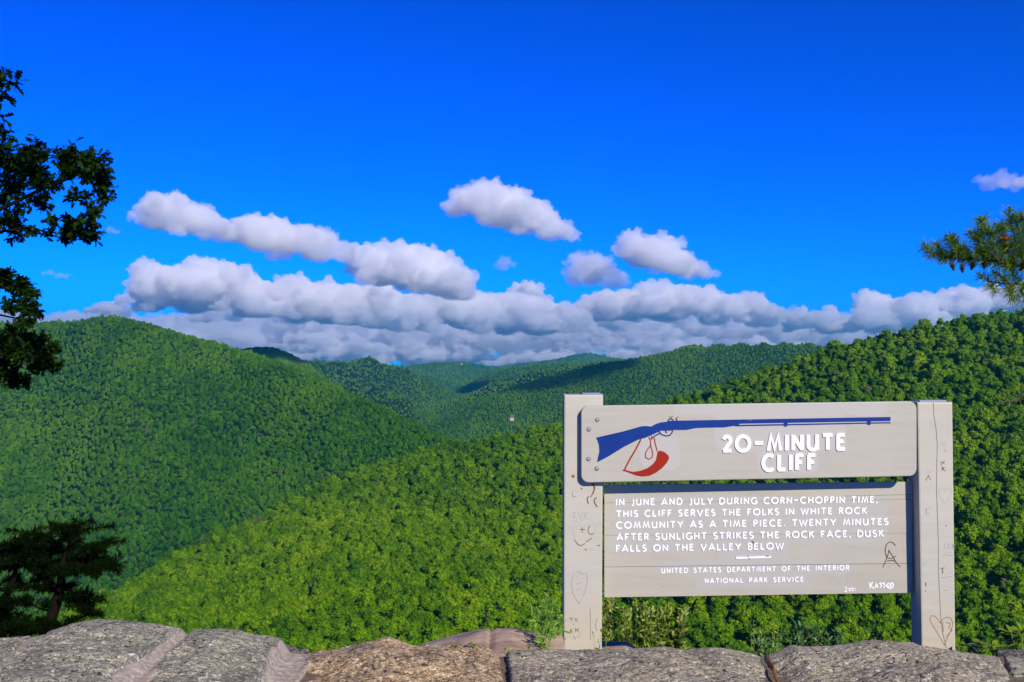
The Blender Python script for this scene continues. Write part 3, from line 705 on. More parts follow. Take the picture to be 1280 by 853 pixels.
def prism(name, outline, y0, y1, mat, parent, bevel=0.0, y_at=None, seg=2):
    """outline in photo columns/rows at the plane y_at, given depth y0..y1 (y0 nearer)"""
    ya = y_at or y0
    pts2 = [P(u, v_, ya) for u, v_ in outline]
    bm = bmesh.new(); f_ = [bm.verts.new((p_.x, y0, p_.z)) for p_ in pts2]; b2 = [bm.verts.new((p_.x, y1, p_.z)) for p_ in pts2]
    n_ = len(f_)
    ff = bm.faces.new(f_); bf = bm.faces.new(b2[::-1])
    for i in range(n_): bm.faces.new((f_[(i+1)%n_], f_[i], b2[i], b2[(i+1)%n_]))
    bmesh.ops.recalc_face_normals(bm, faces=bm.faces)
    if bevel:
        es = [e_ for e_ in ff.edges]+([e_ for e_ in bf.edges])
        bmesh.ops.bevel(bm, geom=es, offset=bevel, segments=seg, affect='EDGES', profile=.5)
    me = bpy.data.meshes.new(name); bm.to_mesh(me); bm.free()
    org = wloc(parent)
    for v_ in me.vertices: v_.co = v_.co-org
    me.materials.append(mat); o_ = bpy.data.objects.new(name, me); C.objects.link(o_); o_.parent = parent; return o_
M_cap = material('weathered_metal', (.35,.36,.38), .4, .5)[0]; M_cap.node_tree.nodes['Principled BSDF'].inputs['Metallic'].default_value = .6
postL = prism('post', [(705,494),(754,493.5),(752,900),(704,900)], YS, YS+.098, M_post, sign, .006)
postR = prism('post', [(1146.5,503),(1191,503),(1196,900),(1153.5,900)], YS, YS+.098, M_post, sign, .006)
for pst, q in ((postL, [(728,491.8),(750,491.3),(750,493),(728,493.3)]), (postR, [(1150,500.8),(1183,500.3),(1183,502.3),(1150,502.6)])):
    c_ = prism('post_cap', q, YS+.02, YS+.08, M_cap, pst, y_at=YS+.02)
    c_.location = (0,0,0)
def rrect(x0, yl0, x1, yr0, yl1, yr1, r, n=7):
    """rounded outline: left top row yl0, right top row yr0, left bottom yl1, right bottom yr1"""
    cs = [(x0+r, yl0+r, 180), (x1-r, yr0+r, 270), (x1-r, yr1-r, 0), (x0+r, yl1-r, 90)]
    out = []
    for cx_, cy_, a0 in cs:
        for i in range(n+1):
            a_ = math.radians(a0+90*i/n); out.append((cx_+r*math.cos(a_), cy_+r*math.sin(a_)))
    return out
ho = rrect(726.5, 507.5, 1146, 502.0, 603.5, 595.5, 9.5)
kH = YH/F
def ob_of(parent, u, v_, y):   # object-space x, z for a photo spot on plane y
    p_ = P(u, v_, y)-wloc(parent); return p_.x, p_.z
def obbox(u0, v0, u1, v1, y):
    a_ = ob_of(sign, u0, v0, y); b2 = ob_of(sign, u1, v1, y); return (a_[0], b2[1], b2[0], a_[1])
M_head = paint('header_paint', BEIGE, (.435,.42,.36), [obbox(840,494,1110,519,YH), obbox(896,515,1058,562,YH), obbox(948,540,1022,590,YH), obbox(800,545,850,585,YH)], dirt=.05)
header = prism('header_board', ho, YH, YS-.001, M_head, sign, .003, y_at=YH)
M_edge = material('recess_wood', (.16,.145,.12), .9)[0]
patch = [obbox(766,622,1108,676,YM), obbox(760,660,985,690,YM), obbox(900,680,985,712,YM), obbox(822,703,1066,718,YM), obbox(872,715,1010,734,YM)]
M_msg = paint('message_paint', (.42,.395,.31), (.415,.405,.345), patch, dirt=.10)
backing = prism('message_board', [(757,611),(1139,607),(1139,740),(757,746)], YM+.012, YM+.03, M_edge, sign, y_at=YM)
def rowL(v_): return v_
rows = [(606.5, 602.5), (626.3, 617.8), (627.0, 624.6), (669.2, 666.6), (708.6, 704.6), (747, 741.2)]
rows = [(606.5, 602.5), (629.0, 624.6), (669.6, 666.8), (709.0, 704.4), (747, 741.2)]
pl = []
for i in range(4):
    (a0, a1), (c0, c1) = rows[i], rows[i+1]; g_ = .12
    pl.append(prism('plank', [(755.5, a0+(g_ if i else 0)), (1140.8, a1+(g_ if i else 0)), (1140.8, c1-(g_ if i < 3 else 0)), (755.5, c0-(g_ if i < 3 else 0))], YM+random.Random(i).uniform(0, .0008), YM+.012, M_msg, backing, .0004, y_at=YM, seg=1))
# hairline crack above the first joint at the right
M_groove = material('groove', (.19,.175,.155), .9)[0]
M_brown = material('carved_wood_brown', (.22,.11,.04), .9)[0]
M_dkbrown = material('carved_dark', (.10,.055,.03), .9)[0]
M_faint = material('carved_painted_over', (.38,.355,.315), .8)[0]
M_white = material('white_letter_paint', (.86,.84,.82), .5, .3)[0]
M_blue = simple_noise_mat('blue_paint', [(.3, (.002,.026,.17)), (.7, (.003,.036,.22))], 12, .05, .001, .5)
M_red = simple_noise_mat('red_paint', [(.3, (.25,.012,.002)), (.7, (.33,.02,.003))], 12, .05, .001, .5)

# ---- lettering drawn as strokes
def arc(cx_, cy_, rx, ry, a0, a1, n=12):
    return [(cx_+rx*math.cos(math.radians(a0+(a1-a0)*i/n)), cy_+ry*math.sin(math.radians(a0+(a1-a0)*i/n))) for i in range(n+1)]
# each glyph: (width, [strokes]); unit height, baseline 0
GL = {
 'A': (.86, [[(0,0),(.43,1),(.86,0)], [(.17,.30),(.69,.30)]]),
 'B': (.60, [[(.06,0),(.06,1)], [(.06,1)]+arc(.30,.76,.24,.24,90,-90,8)+[(.06,.52)], [(.06,.52)]+arc(.32,.26,.26,.26,90,-90,8)+[(.06,0)]]),
 'C': (.84, [arc(.50,.5,.46,.5,48,312,18)]),
 'D': (.80, [[(.06,0),(.06,1)], [(.06,1)]+arc(.28,.5,.50,.5,90,-90,12)+[(.06,0)]]),
 'E': (.58, [[(.06,0),(.06,1)], [(.0,.96),(.54,.96)], [(.06,.53),(.46,.53)], [(.0,.04),(.56,.04)]]),
 'F': (.56, [[(.06,0),(.06,1)], [(.0,.96),(.54,.96)], [(.06,.50),(.44,.50)]]),
 'G': (.88, [arc(.50,.5,.46,.5,48,350,18), [(.96,.44),(.58,.44)]]),
 'H': (.76, [[(.06,0),(.06,1)], [(.70,0),(.70,1)], [(.06,.5),(.70,.5)]]),
 'I': (.12, [[(.06,0),(.06,1)]]),
 'J': (.42, [[(.36,1),(.36,.12)]+arc(.18,.12,.18,.20,0,-110,6)]),
 'K': (.66, [[(.06,0),(.06,1)], [(.60,1),(.10,.48)], [(.20,.58),(.64,0)]]),
 'L': (.54, [[(.06,1),(.06,0)], [(.0,.04),(.54,.04)]]),
 'M': (.98, [[(.04,0),(.22,1),(.49,.14),(.76,1),(.94,0)]]),
 'N': (.76, [[(.06,0),(.06,1)], [(.06,.94),(.70,.06)], [(.70,0),(.70,1)]]),
 'O': (1.0, [arc(.50,.5,.48,.48,90,450,24)]),
 'P': (.58, [[(.06,0),(.06,1)], [(.06,1)]+arc(.28,.72,.26,.26,90,-90,8)+[(.06,.46)]]),
 'R': (.62, [[(.06,0),(.06,1)], [(.06,1)]+arc(.28,.74,.26,.24,90,-90,8)+[(.06,.50)], [(.28,.50),(.60,0)]]),
 'S': (.58, [arc(.29,.74,.24,.24,40,270,10)[:-1]+arc(.29,.25,.26,.25,90,-140,10)]),
 'T': (.70, [[(.35,0),(.35,.96)], [(0,.96),(.70,.96)]]),
 'U': (.78, [[(.06,1),(.06,.36)]+arc(.38,.34,.32,.32,180,320,10)+[(.68,.36)], [(.70,1),(.70,.16),(.78,.02)]]),
 'V': (.84, [[(0,1),(.42,0),(.84,1)]]),
 'W': (1.12, [[(0,1),(.28,0),(.56,.84),(.84,0),(1.12,1)]]),
 'Y': (.80, [[(0,1),(.40,.46),(.80,1)], [(.40,.50),(.40,0)]]),
 '2': (.62, [arc(.30,.72,.26,.26,165,-20,10)+[(.06,.05)], [(.02,.05),(.62,.05)]]),
 '0': (1.0, [arc(.50,.5,.48,.48,90,450,24)]),
 '-': (.62, [[(0,.52),(.62,.52)]]),
 'H-': (.42, [[(0,.45),(.42,.45)]]),
 '.': (.14, [[(.02,.08),(.16,.08)]]),
 ',': (.16, [[(.13,.14),(.04,-.16)]]),
}
def ribbon(mb, pts_, wd, y, thick, lift):
    """a stroke: flat ribbon of width wd facing the camera side, standing thick proud of plane y"""
    p = [Vector((a_, c_)) for a_, c_ in pts_]
    if (p[0]-p[-1]).length < 1e-6 and len(p) > 3: p = p[:-1]; closed = True
    else: closed = False
    n_ = len(p); L_ = []; R_ = []
    for i in range(n_):
        if closed: a_, b2 = p[i-1], p[(i+1)%n_]
        else: a_, b2 = p[max(i-1,0)], p[min(i+1,n_-1)]
        d1 = (p[i]-a_); d2 = (b2-p[i])
        if d1.length < 1e-9: d1 = d2
        if d2.length < 1e-9: d2 = d1
        d1 = d1.normalized(); d2 = d2.normalized(); n1 = Vector((-d1.y, d1.x)); n2 = Vector((-d2.y, d2.x))
        m_ = (n1+n2); 
        if m_.length < 1e-6: m_ = n1
        m_.normalize(); k_ = min(2.2, 1/max(.3, m_.dot(n1)))
        L_.append(p[i]+m_*wd/2*k_); R_.append(p[i]-m_*wd/2*k_)
    yf = y-thick-lift
    N0 = len(mb.v)
    for i in range(n_):
        mb.v += [(L_[i].x, yf, L_[i].y), (R_[i].x, yf, R_[i].y), (L_[i].x, y, L_[i].y), (R_[i].x, y, R_[i].y)]
    for i in range(n_ if closed else n_-1):
        a_ = N0+4*i; b2 = N0+4*((i+1)%n_)
        mb.f += [(a_, a_+1, b2+1, b2), (a_, b2, b2+2, a_+2), (a_+1, a_+3, b2+3, b2+1)]
    if not closed:
        a_ = N0; mb.f.append((a_, a_+2, a_+3, a_+1)); a_ = N0+4*(n_-1); mb.f.append((a_, a_+1, a_+3, a_+2))
def strokes_px(mb, sts, wd_px, y, thick=.0006, lift0=0.0):
    for i, st in enumerate(sts):
        ribbon(mb, [(P(u, v_, y).x, P(u, v_, y).z) for u, v_ in st], wd_px*y/F, y, thick, lift0+i*.00012)
def text(s_, ul, ur, base_l, base_r, cap, stroke, y, thick, parent, name, space=.55, gap=.24, each=False, mat=None, jitter=0):
    toks = []
    for ch in s_: toks.append(ch)
    adv = []; x = 0; pos = []
    for ch in toks:
        if ch == ' ': x += space; continue
        wd = GL[ch][0]; pos.append((ch, x)); x += wd+gap
    tot = x-gap; sc_ = (ur-ul)/tot
    mb = MB(); objs = []
    rj = random.Random(len(s_))
    for q, (ch, x0) in enumerate(pos):
        one = MB() if each else mb
        sts = []
        for st in GL[ch][1]:
            sts.append([(ul+(x0+a_)*sc_, (base_l+(base_r-base_l)*((x0+a_)/tot))-c_*cap) for a_, c_ in st])
        strokes_px(one, sts, stroke, y, thick, (q%3)*.00003)
        if each: objs.append(one.build(name, mat or M_white, parent))
    if not each: return props(mb.build(name, mat or M_white, parent), kind='stuff')
    return objs
yt = YH-.0002
text('20-MINUTE', 903.5, 1056, 564.6, 562.0, 19.0, 4.6, YH, .004, header, 'letter', gap=.36, each=True)
text('CLIFF', 953, 1019, 588.4, 587.2, 19.0, 4.6, YH, .004, header, 'letter', gap=.36, each=True)
M_side = None
for s_, ul, ur, bl, br, tl, tr in (
  ('IN JUNE AND JULY DURING CORN-CHOPPIN TIME,', 770, 1096.5, 631.8, 628.4, 7.6, 0),
  ('THIS CLIFF SERVES THE FOLKS IN WHITE ROCK', 770.5, 1083, 646.4, 642.2, 7.6, 0),
  ('COMMUNITY AS A TIME PIECE. TWENTY MINUTES', 770.5, 1110, 660.8, 656.0, 7.8, 0),
  ('AFTER SUNLIGHT STRIKES THE ROCK FACE, DUSK', 771, 1104, 675.6, 670.8, 7.8, 0),
  ('FALLS ON THE VALLEY BELOW', 770, 979, 689.8, 686.6, 7.8, 0)):
    text(s_, ul, ur, bl, br, tl, 1.75, YM, .0015, backing, 'text_line', space=.72, gap=.36)
text('UNITED STATES DEPARTMENT OF THE INTERIOR', 827, 1061, 716.6, 712.6, 5.8, 1.25, YM, .0012, backing, 'text_line', space=1.0, gap=.42)
text('NATIONAL PARK SERVICE', 881, 1004, 729.0, 727.2, 5.6, 1.25, YM, .0012, backing, 'text_line', space=1.0, gap=.42)
mb = MB(); strokes_px(mb, [[(920, 697.6), (963.5, 696.4)]], 2.6, YM, .0015); mb.build('dash', M_white, backing)
# graffiti on the message board
mb = MB(); strokes_px(mb, [[(1119.5,682.5),(1116,678.2),(1112,677.4),(1108,681),(1106.5,687),(1107,693),(1109,697),(1113,698.5),(1117,697.2),(1120,695)],
   [(1103.5,709.5),(1107,702),(1110.5,692),(1111,688),(1115,694),(1120,703),(1125,709)], [(1109,701.5),(1114,700.6),(1119,701.6)]], .9, YM, .0004); mb.build('carved_letters', M_dkbrown, backing)
mb = MB(); strokes_px(mb, [[(1087,728),(1087.6,736)],[(1091,727.5),(1088,732),(1092.5,736)],[(1093.5,735.5),(1095.5,729.5),(1097.5,735)],[(1094.5,733),(1097,732.6)],
   [(1102,728.6),(1099.4,729.6),(1101.8,732),(1100,735)],[(1106,728.6),(1103.4,729.6),(1106,732),(1104.4,735)],
   [(1110,729.4),(1107.8,731.6),(1109,734.6),(1112,736),(1116,734),(1116.8,730),(1114.4,728.6),(1112.2,731),(1110,728.8)],[(1109,732.5),(1112,733.6),(1115,731)]], 1.3, YM, .0006); 
strokes_px(mb, [[(1055.5,735),(1058,734.4),(1058,737),(1055.6,739.8),(1059,739.4)],[(1061,736),(1063.4,736),(1063,739),(1060.8,738.6),(1061,736)],[(1064.2,736),(1066,735.4),(1065.4,738.8),(1067.4,738.4)],[(1068.4,735),(1068.8,738.2)]], .9, YM, .0006, .001)
mb.build('painted_scrawl', M_white, backing)
mb = MB(); strokes_px(mb, [[(1065+i*0.1,0)] for i in []] + [[(1055,620.3),(1140.6,618.2)], [(756,709.0),(1140.6,704.5)]], .35, YM, .0003); mb.build('crack', M_groove, backing)
# specks and pins of bare wood on board
mb = MB()
rg = random.Random(5)
for i in range(26):
    u_ = rg.uniform(760, 1135); v_ = rg.uniform(632, 738); a_ = rg.uniform(0, 3.1); l_ = rg.uniform(.3, 1.2)
    strokes_px(mb, [[(u_, v_), (u_+math.cos(a_)*l_, v_+math.sin(a_)*l_)]], .5, YM, .0003)
strokes_px(mb, [[(940,676.5),(943,679.2)], [(934,696),(936,695.6)], [(935.5,698.4),(937.6,698)], [(957,695.4),(961,695.4)]], .9, YM, .0019)
mb.build('scratch', M_dkbrown, backing)
# bolts
for u_, v_ in ((746.5,525),(736,537),(735.6,574),(746,586)):
    mb = MB(); c_ = P(u_, v_, YH); r_ = 2.5*YH/F
    ring_ = []
    n0 = 14
    prof_ = [(1.0,0),(1.0,.0016),(.78,.0034),(.70,.0028),(.45,.0030),(.0,.0036)]
    vs = []; fs = []
    for (q, h_) in prof_:
        for k_ in range(n0): vs.append((c_.x+math.cos(6.2832*k_/n0)*r_*q, YH-h_, c_.z+math.sin(6.2832*k_/n0)*r_*q))
    for i in range(len(prof_)-1):
        for k_ in range(n0): a_ = i*n0+k_; b2 = i*n0+(k_+1)%n0; fs.append((a_, b2, b2+n0, a_+n0))
    mb.add(vs, fs); o_ = mb.build('bolt', M_cap, header, smooth=False)
    mb = MB(); mb.add([(c_.x+math.cos(6.2832*k_/n0)*r_*1.18, YH-.0005, c_.z+math.sin(6.2832*k_/n0)*r_*1.18) for k_ in range(n0)], [tuple(range(n0))]); mb.build('bolt_hole', M_groove, header)
# rifle and powder horn: flat cut-outs, thin paint on the header
def flat(name, outline, mat, y, th, parent, holes=None):
    o_ = prism(name, outline, y-th, y, mat, parent, y_at=y); return o_
rifle = [(745,547.2),(780,539.2),(801,533.2),(807,532.6),(814,533.4),(820,530),(826,528.2),(833.5,527.4),(835,526.2),(1113,521.4),(1113,526.4),(925,529.8),(923,531.6),(905,534.4),(880,534.8),(870,535.2),(858,537.6),(842,537.6),(838,538.4),(826,538.6),(816,543.4),(806,547.6),(798,549.6),(780,558.6),(760,571),(746.5,578),(747.4,572),(749.2,565),(748.8,557),(747,551)]
flat('rifle_emblem', rifle, M_blue, YH, .0012, header)
flat('ramrod', [(918,531.4),(1110,527.9),(1113,528.0),(1113,529.6),(1110,529.4),(918,533.2)], M_blue, YH, .0009, header)
for (u_, v_) in ((982,528.2),(1086,526.2)): flat('ramrod_loop', [(u_-2.5,v_),(u_+2.5,v_),(u_+2,v_+5),(u_-2,v_+5)], M_blue, YH, .0016, header)
mb = MB(); strokes_px(mb, [[(823.5,539.5),(827,543.5),(832,545.2),(837,544.6),(840,541),(841,537)], [(825,541.5),(818,545.5),(813.5,549.5)], [(831.5,537.5),(832.6,540.5),(833.6,541.4)]], 1.5, YH, .0010)
strokes_px(mb, [[(834.5,527),(836,524.6),(839,523.6),(841,524.8),(841.8,527)], [(846.5,526),(845.2,524.2),(845.6,522.4)]], 1.2, YH, .0010)
mb.build('trigger_guard', M_blue, header)
mb = MB(); strokes_px(mb, [[(837.6,523.4),(837.4,520.4)],[(839.6,523),(840.2,520)],[(845.6,523),(848,520.8)],[(936,525.6),(940,525.5)]], .8, YH, .0016); mb.build('bare_wood_chip', M_brown, header)
horn = [(778,587),(783,588),(791,590),(800,588.8),(809,585.6),(816,580.4),(820,575),(822,565),(825,563.4),(830,564.8),(835,569),(836.6,572.5),(834,578),(828,585),(820,591),(812,594.8),(803,595.8),(795,594.6),(787,591.4),(783,589.8),(778.6,588.6)]
flat('powder_horn_emblem', horn, M_red, YH, .0012, header)
mb = MB(); strokes_px(mb, [[(801,549.2),(799.6,552.4),(794,563),(788,573),(781.6,585),(781,588)]], 1.9, YH, .0009)
strokes_px(mb, [[(813,549.8),(813.4,557),(810,561),(806.6,567),(807,572),(811,574.2),(815,572),(816,567),(814.4,561),(813,556.5)], [(817.6,547.4),(819.4,556),(821.8,564.5)], [(811,546.5),(812.4,549.6)],[(814,545),(815.4,548.6)]], 1.1, YH, .0010, .0004)
mb.build('horn_strap', M_red, header)
# carvings in the posts (painted grooves, bare brown where fresh)
mb = MB(); strokes_px(mb, [
 [(739,604),(742,607),(742.6,612),(740.6,618),(738,622)], [(741.4,604.6),(743.6,610),(741.6,617)], [(726,610.5),(728,611.5)], [(735.5,620.5),(733.8,624),(735.4,630)], [(746,622),(742.6,624.6),(743.4,629),(746.6,634)]], 1.5, YS, .0003)
strokes_px(mb, [[(711.6,773.4),(716.4,772.4)],[(714,773),(714.4,776.8)],[(718.8,773),(720.4,777),(721.8,772.4)],[(713,786.6),(713.2,790.6)],[(715.6,786.4),(713.4,788.6),(715.8,790.8)],[(719,790.4),(719.4,786),(721,788.4),(722.6,786),(722.8,790)],[(716.8,780.4),(717.6,780.8)]], .8, YS, .0003)
strokes_px(mb, [[(738,657.5),(735.4,660),(735.2,665),(738,668.5),(742.4,667)], [(724.6,662),(731.4,662)], [(727.6,659),(728,665.6)], [(718,675),(722,680.6),(726,682.6),(731,679.6)], [(732,678),(740,673)], [(731,686),(733.4,688.4)], [(746.6,682),(750.4,682)]], 1.0, YS, .0003)
mb.build('fresh_carving', M_brown, postL)
mb = MB(); strokes_px(mb, [
 [(725.5,683),(719,674),(713.5,664),(712.4,657),(715,651.6),(720,651),(724.6,655),(729,649.6),(736,648.4),(742,651.6),(745,658),(743.6,666),(737,675),(725.5,683)],
 [(717,658),(722.4,656.8)],[(717,658),(717.4,670),(722.6,669)],[(717.2,663.6),(721.6,663)],
 [(716.6,640),(717,648)],[(716.6,640),(720.4,641.4),(717.2,644),(721,648)],[(723,640),(726,648),(728.6,640.4)],[(731,641),(736,640.4)],[(731,641),(731.4,647)],[(731,644),(735,643.4)],
 [(724,755),(716,741),(714.6,728),(717,718),(723,714),(728,718),(733,716),(734.6,726),(731,742),(724,755)], [(719,722),(724,720)],[(720,730),(728,728)],[(720,738),(727,735)],[(738,760),(738.6,800)],[(747,772),(744.6,780),(746.4,788)],
 [(717,794),(719.4,799),(723,796),(725.6,790)],[(718,612),(715.4,616),(717,621),(721,620)]], .5, YS, .0002)
mb.build('carving', M_faint, postL)
mb = MB(); strokes_px(mb, [[(1166.6,503.5),(1167.4,520),(1170,536),(1171.6,556),(1171,580),(1170.6,612),(1171.6,640),(1173,680),(1173,715),(1174.6,745),(1175.6,770),(1178,790),(1183,811)]], .9, YS, .0003); mb.build('crack', M_groove, postR)
mb = MB(); strokes_px(mb, [[(1180,806),(1172,792),(1164,779),(1162,773),(1164,770),(1168.6,770.4),(1173,775),(1175.4,779.4),(1178.4,774),(1183.6,771.4),(1188.6,773),(1191,779),(1189.4,787),(1184,798),(1180,808)],
 [(1182,778),(1188,779.6),(1186,785),(1190,788),(1182,797)], [(1178.4,778),(1179,790)],
 [(1157,601),(1160.4,594.4),(1163,600)], [(1176.6,577),(1176.6,582)],[(1177.6,577.6),(1180,579.4),(1180,576)], [(1177.6,584),(1177.8,588)],[(1177.8,584),(1180.6,585),(1178,586.4),(1182,588.6)], [(1176,710.5),(1181,710)],[(1178,710.4),(1178.4,717)], [(1182,658),(1183.4,656.6)], [(1157,728),(1157.4,733)], [(1157,738.6),(1157.6,739.6)]], .75, YS, .0003)
mb.build('fresh_carving', M_brown, postR)
mb = MB(); strokes_px(mb, [[(1168,786),(1171,777),(1172,790)],[(1172,785),(1182,784)],
 [(1181,630),(1174,620),(1172.4,614),(1175,610.6),(1178.6,611),(1181,614),(1184,610.4),(1188,611),(1189.4,616),(1186,624),(1181,630)],
 [(1178,552),(1178,557),(1181,558),(1182.6,552)],[(1183,561),(1180,562.4),(1182.6,565),(1179,567)],
 [(1184,680),(1181,680),(1180,683.6),(1183,686),(1184.6,684)],[(1189,680),(1186,680.6),(1186,685),(1189,684.6)],[(1190.4,686),(1190.4,680),(1193,681.4),(1191,683),(1193.4,685.4)],[(1180,692),(1192,690)],[(1178,694.6),(1192,694)],
 [(1158,636),(1163,635.6)],[(1157.6,642),(1163,642)],[(1158,636),(1157.6,642)],[(1177,722),(1190,720.6)],[(1180,738),(1186,737.4)]], .5, YS, .0002)
mb.build('carving', M_faint, postR)
M_teal = material('teal_paint_speck', (.05,.45,.40), .6)[0]
mb = MB(); strokes_px(mb, [[(1173,710.6),(1176,711.2)],[(1153.8,705),(1156,706)]], .9, YS, .0006); mb.build('paint_speck', M_teal, postR)
mb = MB(); c_ = P(716.4, 595.6, YS); mb.add([(c_.x+math.cos(k_/10*6.283)*.0062, YS-.0008, c_.z+math.sin(k_/10*6.283)*.0062) for k_ in range(10)], [tuple(range(10))[::-1]]); mb.build('rust_spot', M_brown, postL)

# ------------------------------------------------------------------ vegetation near the overlook
OAKLEAF = [(0,0),(.10,.14),(.05,.24),(.26,.34),(.10,.44),(.34,.60),(.12,.64),(.22,.84),(.06,.86),(0,1.0)]
OAKLEAF = OAKLEAF+[(-a_, c_) for a_, c_ in OAKLEAF[-2:0:-1]]
LANCE = [(0,0),(.13,.25),(.17,.55),(.10,.82),(0,1),(-.10,.82),(-.17,.55),(-.13,.25)]
def leaf_at(mb, p, d, n, L_, shape, bend=.15, wide=1.0):
    d = d.normalized(); s_ = d.cross(n)
    if s_.length < 1e-4: s_ = d.cross(Vector((1, .3, 0)))
    s_.normalize(); n = s_.cross(d)
    mb.add([p+s_*(a_*L_*wide)+d*(c_*L_)+n*(abs(a_)*.35-bend*c_*c_)*L_ for a_, c_ in shape], [tuple(range(len(shape)))])
def rv(r, k=1.0): return Vector((r.gauss(0, 1), r.gauss(0, 1), r.gauss(0, 1)))*k

def in_frame(p, m_=12):
    if p.y < .3: return False
    u_ = CX+p.x/p.y*F; v_ = HY-(p.z-EYE)/p.y*F
    return -m_ < u_ < 1280+m_ and -m_ < v_ < 853+m_

# --- oak at the left: trunk stands left of the frame, boughs reach in, crown hangs over
rnd = random.Random(42)
oak = empty('oak_tree', (-6.3, 7.6, -4.5), 'dark shaded oak reaching in from the left edge, leafy boughs against the sky', 'tree')
mb = MB(); mb.tube([(-6.3,7.6,-4.5),(-6.2,7.4,-1),(-6.0,7.3,2),(-5.6,7.0,5),(-5.0,6.4,7.4)], [.24,.20,.17,.13,.07], 9); mb.build('trunk', M_bark, oak)
foliage = MB()
def spray(mb_leaf, mb_twig, c, r, n, L_, shape, rn, root=None, tw=.006):
    """leaves set in a loose ball round c, on twigs running out from its core"""
    k_ = max(3, n//14)
    for i in range(k_):
        e_ = c+Vector((rn.gauss(0, .5)*r[0], rn.gauss(0, .5)*r[1], rn.gauss(0, .5)*r[2]))
        st = root or c
        mid = st.lerp(e_, .55)+rv(rn, .03)
        mb_twig.tube([st, mid, e_], [tw, tw*.7, tw*.4], 4, False)
        for j_ in range(n//k_):
            t_ = rn.uniform(.35, 1.05); p = st.lerp(mid, min(1, t_*2)) if t_ < .5 else mid.lerp(e_, (t_-.5)*2)
            p = p+rv(rn, .035*max(r)/.3)
            d = (e_-st).normalized()*.5+rv(rn, .6)+Vector((0, 0, -.1)); n_ = Vector((0, 0, 1))+rv(rn, .7)
            leaf_at(mb_leaf, p, d, n_, L_*rn.uniform(.7, 1.15), shape)
YO = 9.0
M_shadebark = material('shade_dark_bark', (.012,.009,.007), .98, .0)[0]  # bark blackened to stand in for shade on boughs and pine trunks
def bough(pts_px, y0, y1, r0, r1, parent=oak):
    m_ = MB(); n_ = len(pts_px); ps = []
    for i, (u_, v_) in enumerate(pts_px):
        ps.append(P(u_, v_, y0+(y1-y0)*i/(n_-1)))
    ps = [Vector((-6.05, 7.32, max(-.5, ps[0].z-.5)))]+ps; n_ += 1
    m_.tube(ps, [r0*1.6]+[r0+(r1-r0)*i/(n_-2) for i in range(n_-1)], 6); m_.build('bough', M_shadebark, parent); return ps
tw = MB()
# main bough and its leaf masses: (column, row, half width, half height, leaves)
bough([(-160,300),(-60,286),(0,262),(45,240),(80,226),(110,214),(128,206)], 8.3, 9, .024, .004)
bough([(-60,286),(0,290),(40,284),(70,296),(100,300)], 8.5, 9, .014, .004)
for (u_, v_, rx, rz, n_) in [(8,200,24,26,150),(10,240,26,30,150),(8,275,22,20,90),(40,192,24,16,130),(48,215,26,22,130),(42,250,22,20,60),(78,196,22,14,110),(85,215,22,16,90),(112,202,20,16,110),(126,216,13,18,100),(128,240,12,16,60),
    (95,250,16,14,45),(98,280,18,14,90),(112,290,14,10,70),(118,270,10,12,45),(70,275,14,10,30),(84,299,14,5,30),(60,232,20,14,50),(50,293,14,5,22),(25,296,14,6,25),(5,160,10,10,16)]:
    c = P(u_, v_, YO+rnd.uniform(-.35, .35)); k_ = YO/F
    spray(foliage, tw, c, (rx*k_, rx*k_*.8, rz*k_), int(n_*2.3), .076, OAKLEAF, rnd)
# upper corner sprig
bough([(-80,160),(-30,140),(0,122),(12,108)], 7.6, 7.8, .02, .004)
for (u_, v_, rx, rz, n_) in [(4,84,7,9,16),(14,103,9,8,22),(4,118,8,12,18),(4,150,8,9,10),(2,178,6,9,14)]:
    c = P(u_, v_, 7.8); k_ = 7.8/F; spray(foliage, tw, c, (rx*k_, rx*k_, rz*k_), n_, .10, OAKLEAF, rnd)
# lower boughs
bough([(-160,420),(-60,404),(-10,392),(20,398),(44,386)], 8.6, 9, .016, .004)
bough([(-120,470),(-40,452),(5,444),(35,452),(60,448)], 8.6, 9, .015, .004)
for (u_, v_, rx, rz, n_) in [(8,350,12,15,110),(25,356,14,14,110),(34,376,10,12,80),(14,380,14,8,50),(40,392,9,7,60),(32,402,12,4,40),
    (20,418,18,9,120),(40,428,18,12,150),(58,440,14,12,110),(48,455,14,10,80),(24,440,16,12,110),(8,452,12,12,90),(66,452,9,7,45),(10,472,12,10,90),(28,474,9,6,40),(2,430,10,16,70)]:
    c = P(u_, v_, YO+rnd.uniform(-.3, .3)); k_ = YO/F
    spray(foliage, tw, c, (rx*k_, rx*k_*.8, rz*k_), int(n_*2.3), .070, OAKLEAF, rnd)
# the rest of the crown, unseen above and left, massed to shade the boughs and the pine
for i in range(480):
    for _ in range(40):
        c = Vector((rnd.uniform(-7.5, -1.5), rnd.uniform(2.2, 9.5), rnd.uniform(2.2, 8)))
        if not in_frame(c, 140) and c.x < -1.5-.12*(c.y-2) and (c.z-1.6)/c.y > -.2: break
    else: continue
    spray(foliage, tw, c, (.55,.55,.35), 34, .13, OAKLEAF, rnd)
for i in range(14):
    e_ = Vector((rnd.uniform(-7, -2.2), rnd.uniform(2.5, 9), rnd.uniform(4.5, 8)))
    st = Vector((-5.7, 7.1, rnd.uniform(2.5, 6))); mid = st.lerp(e_, .5)+Vector((0, 0, .3))
    if any(in_frame(st.lerp(e_, k_/8), 30) for k_ in range(9)): continue
    tw.tube([st, mid, e_], [.06, .035, .012], 5)
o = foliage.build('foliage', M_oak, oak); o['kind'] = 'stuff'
o = tw.build('twigs', M_shadebark, oak); o['kind'] = 'stuff'

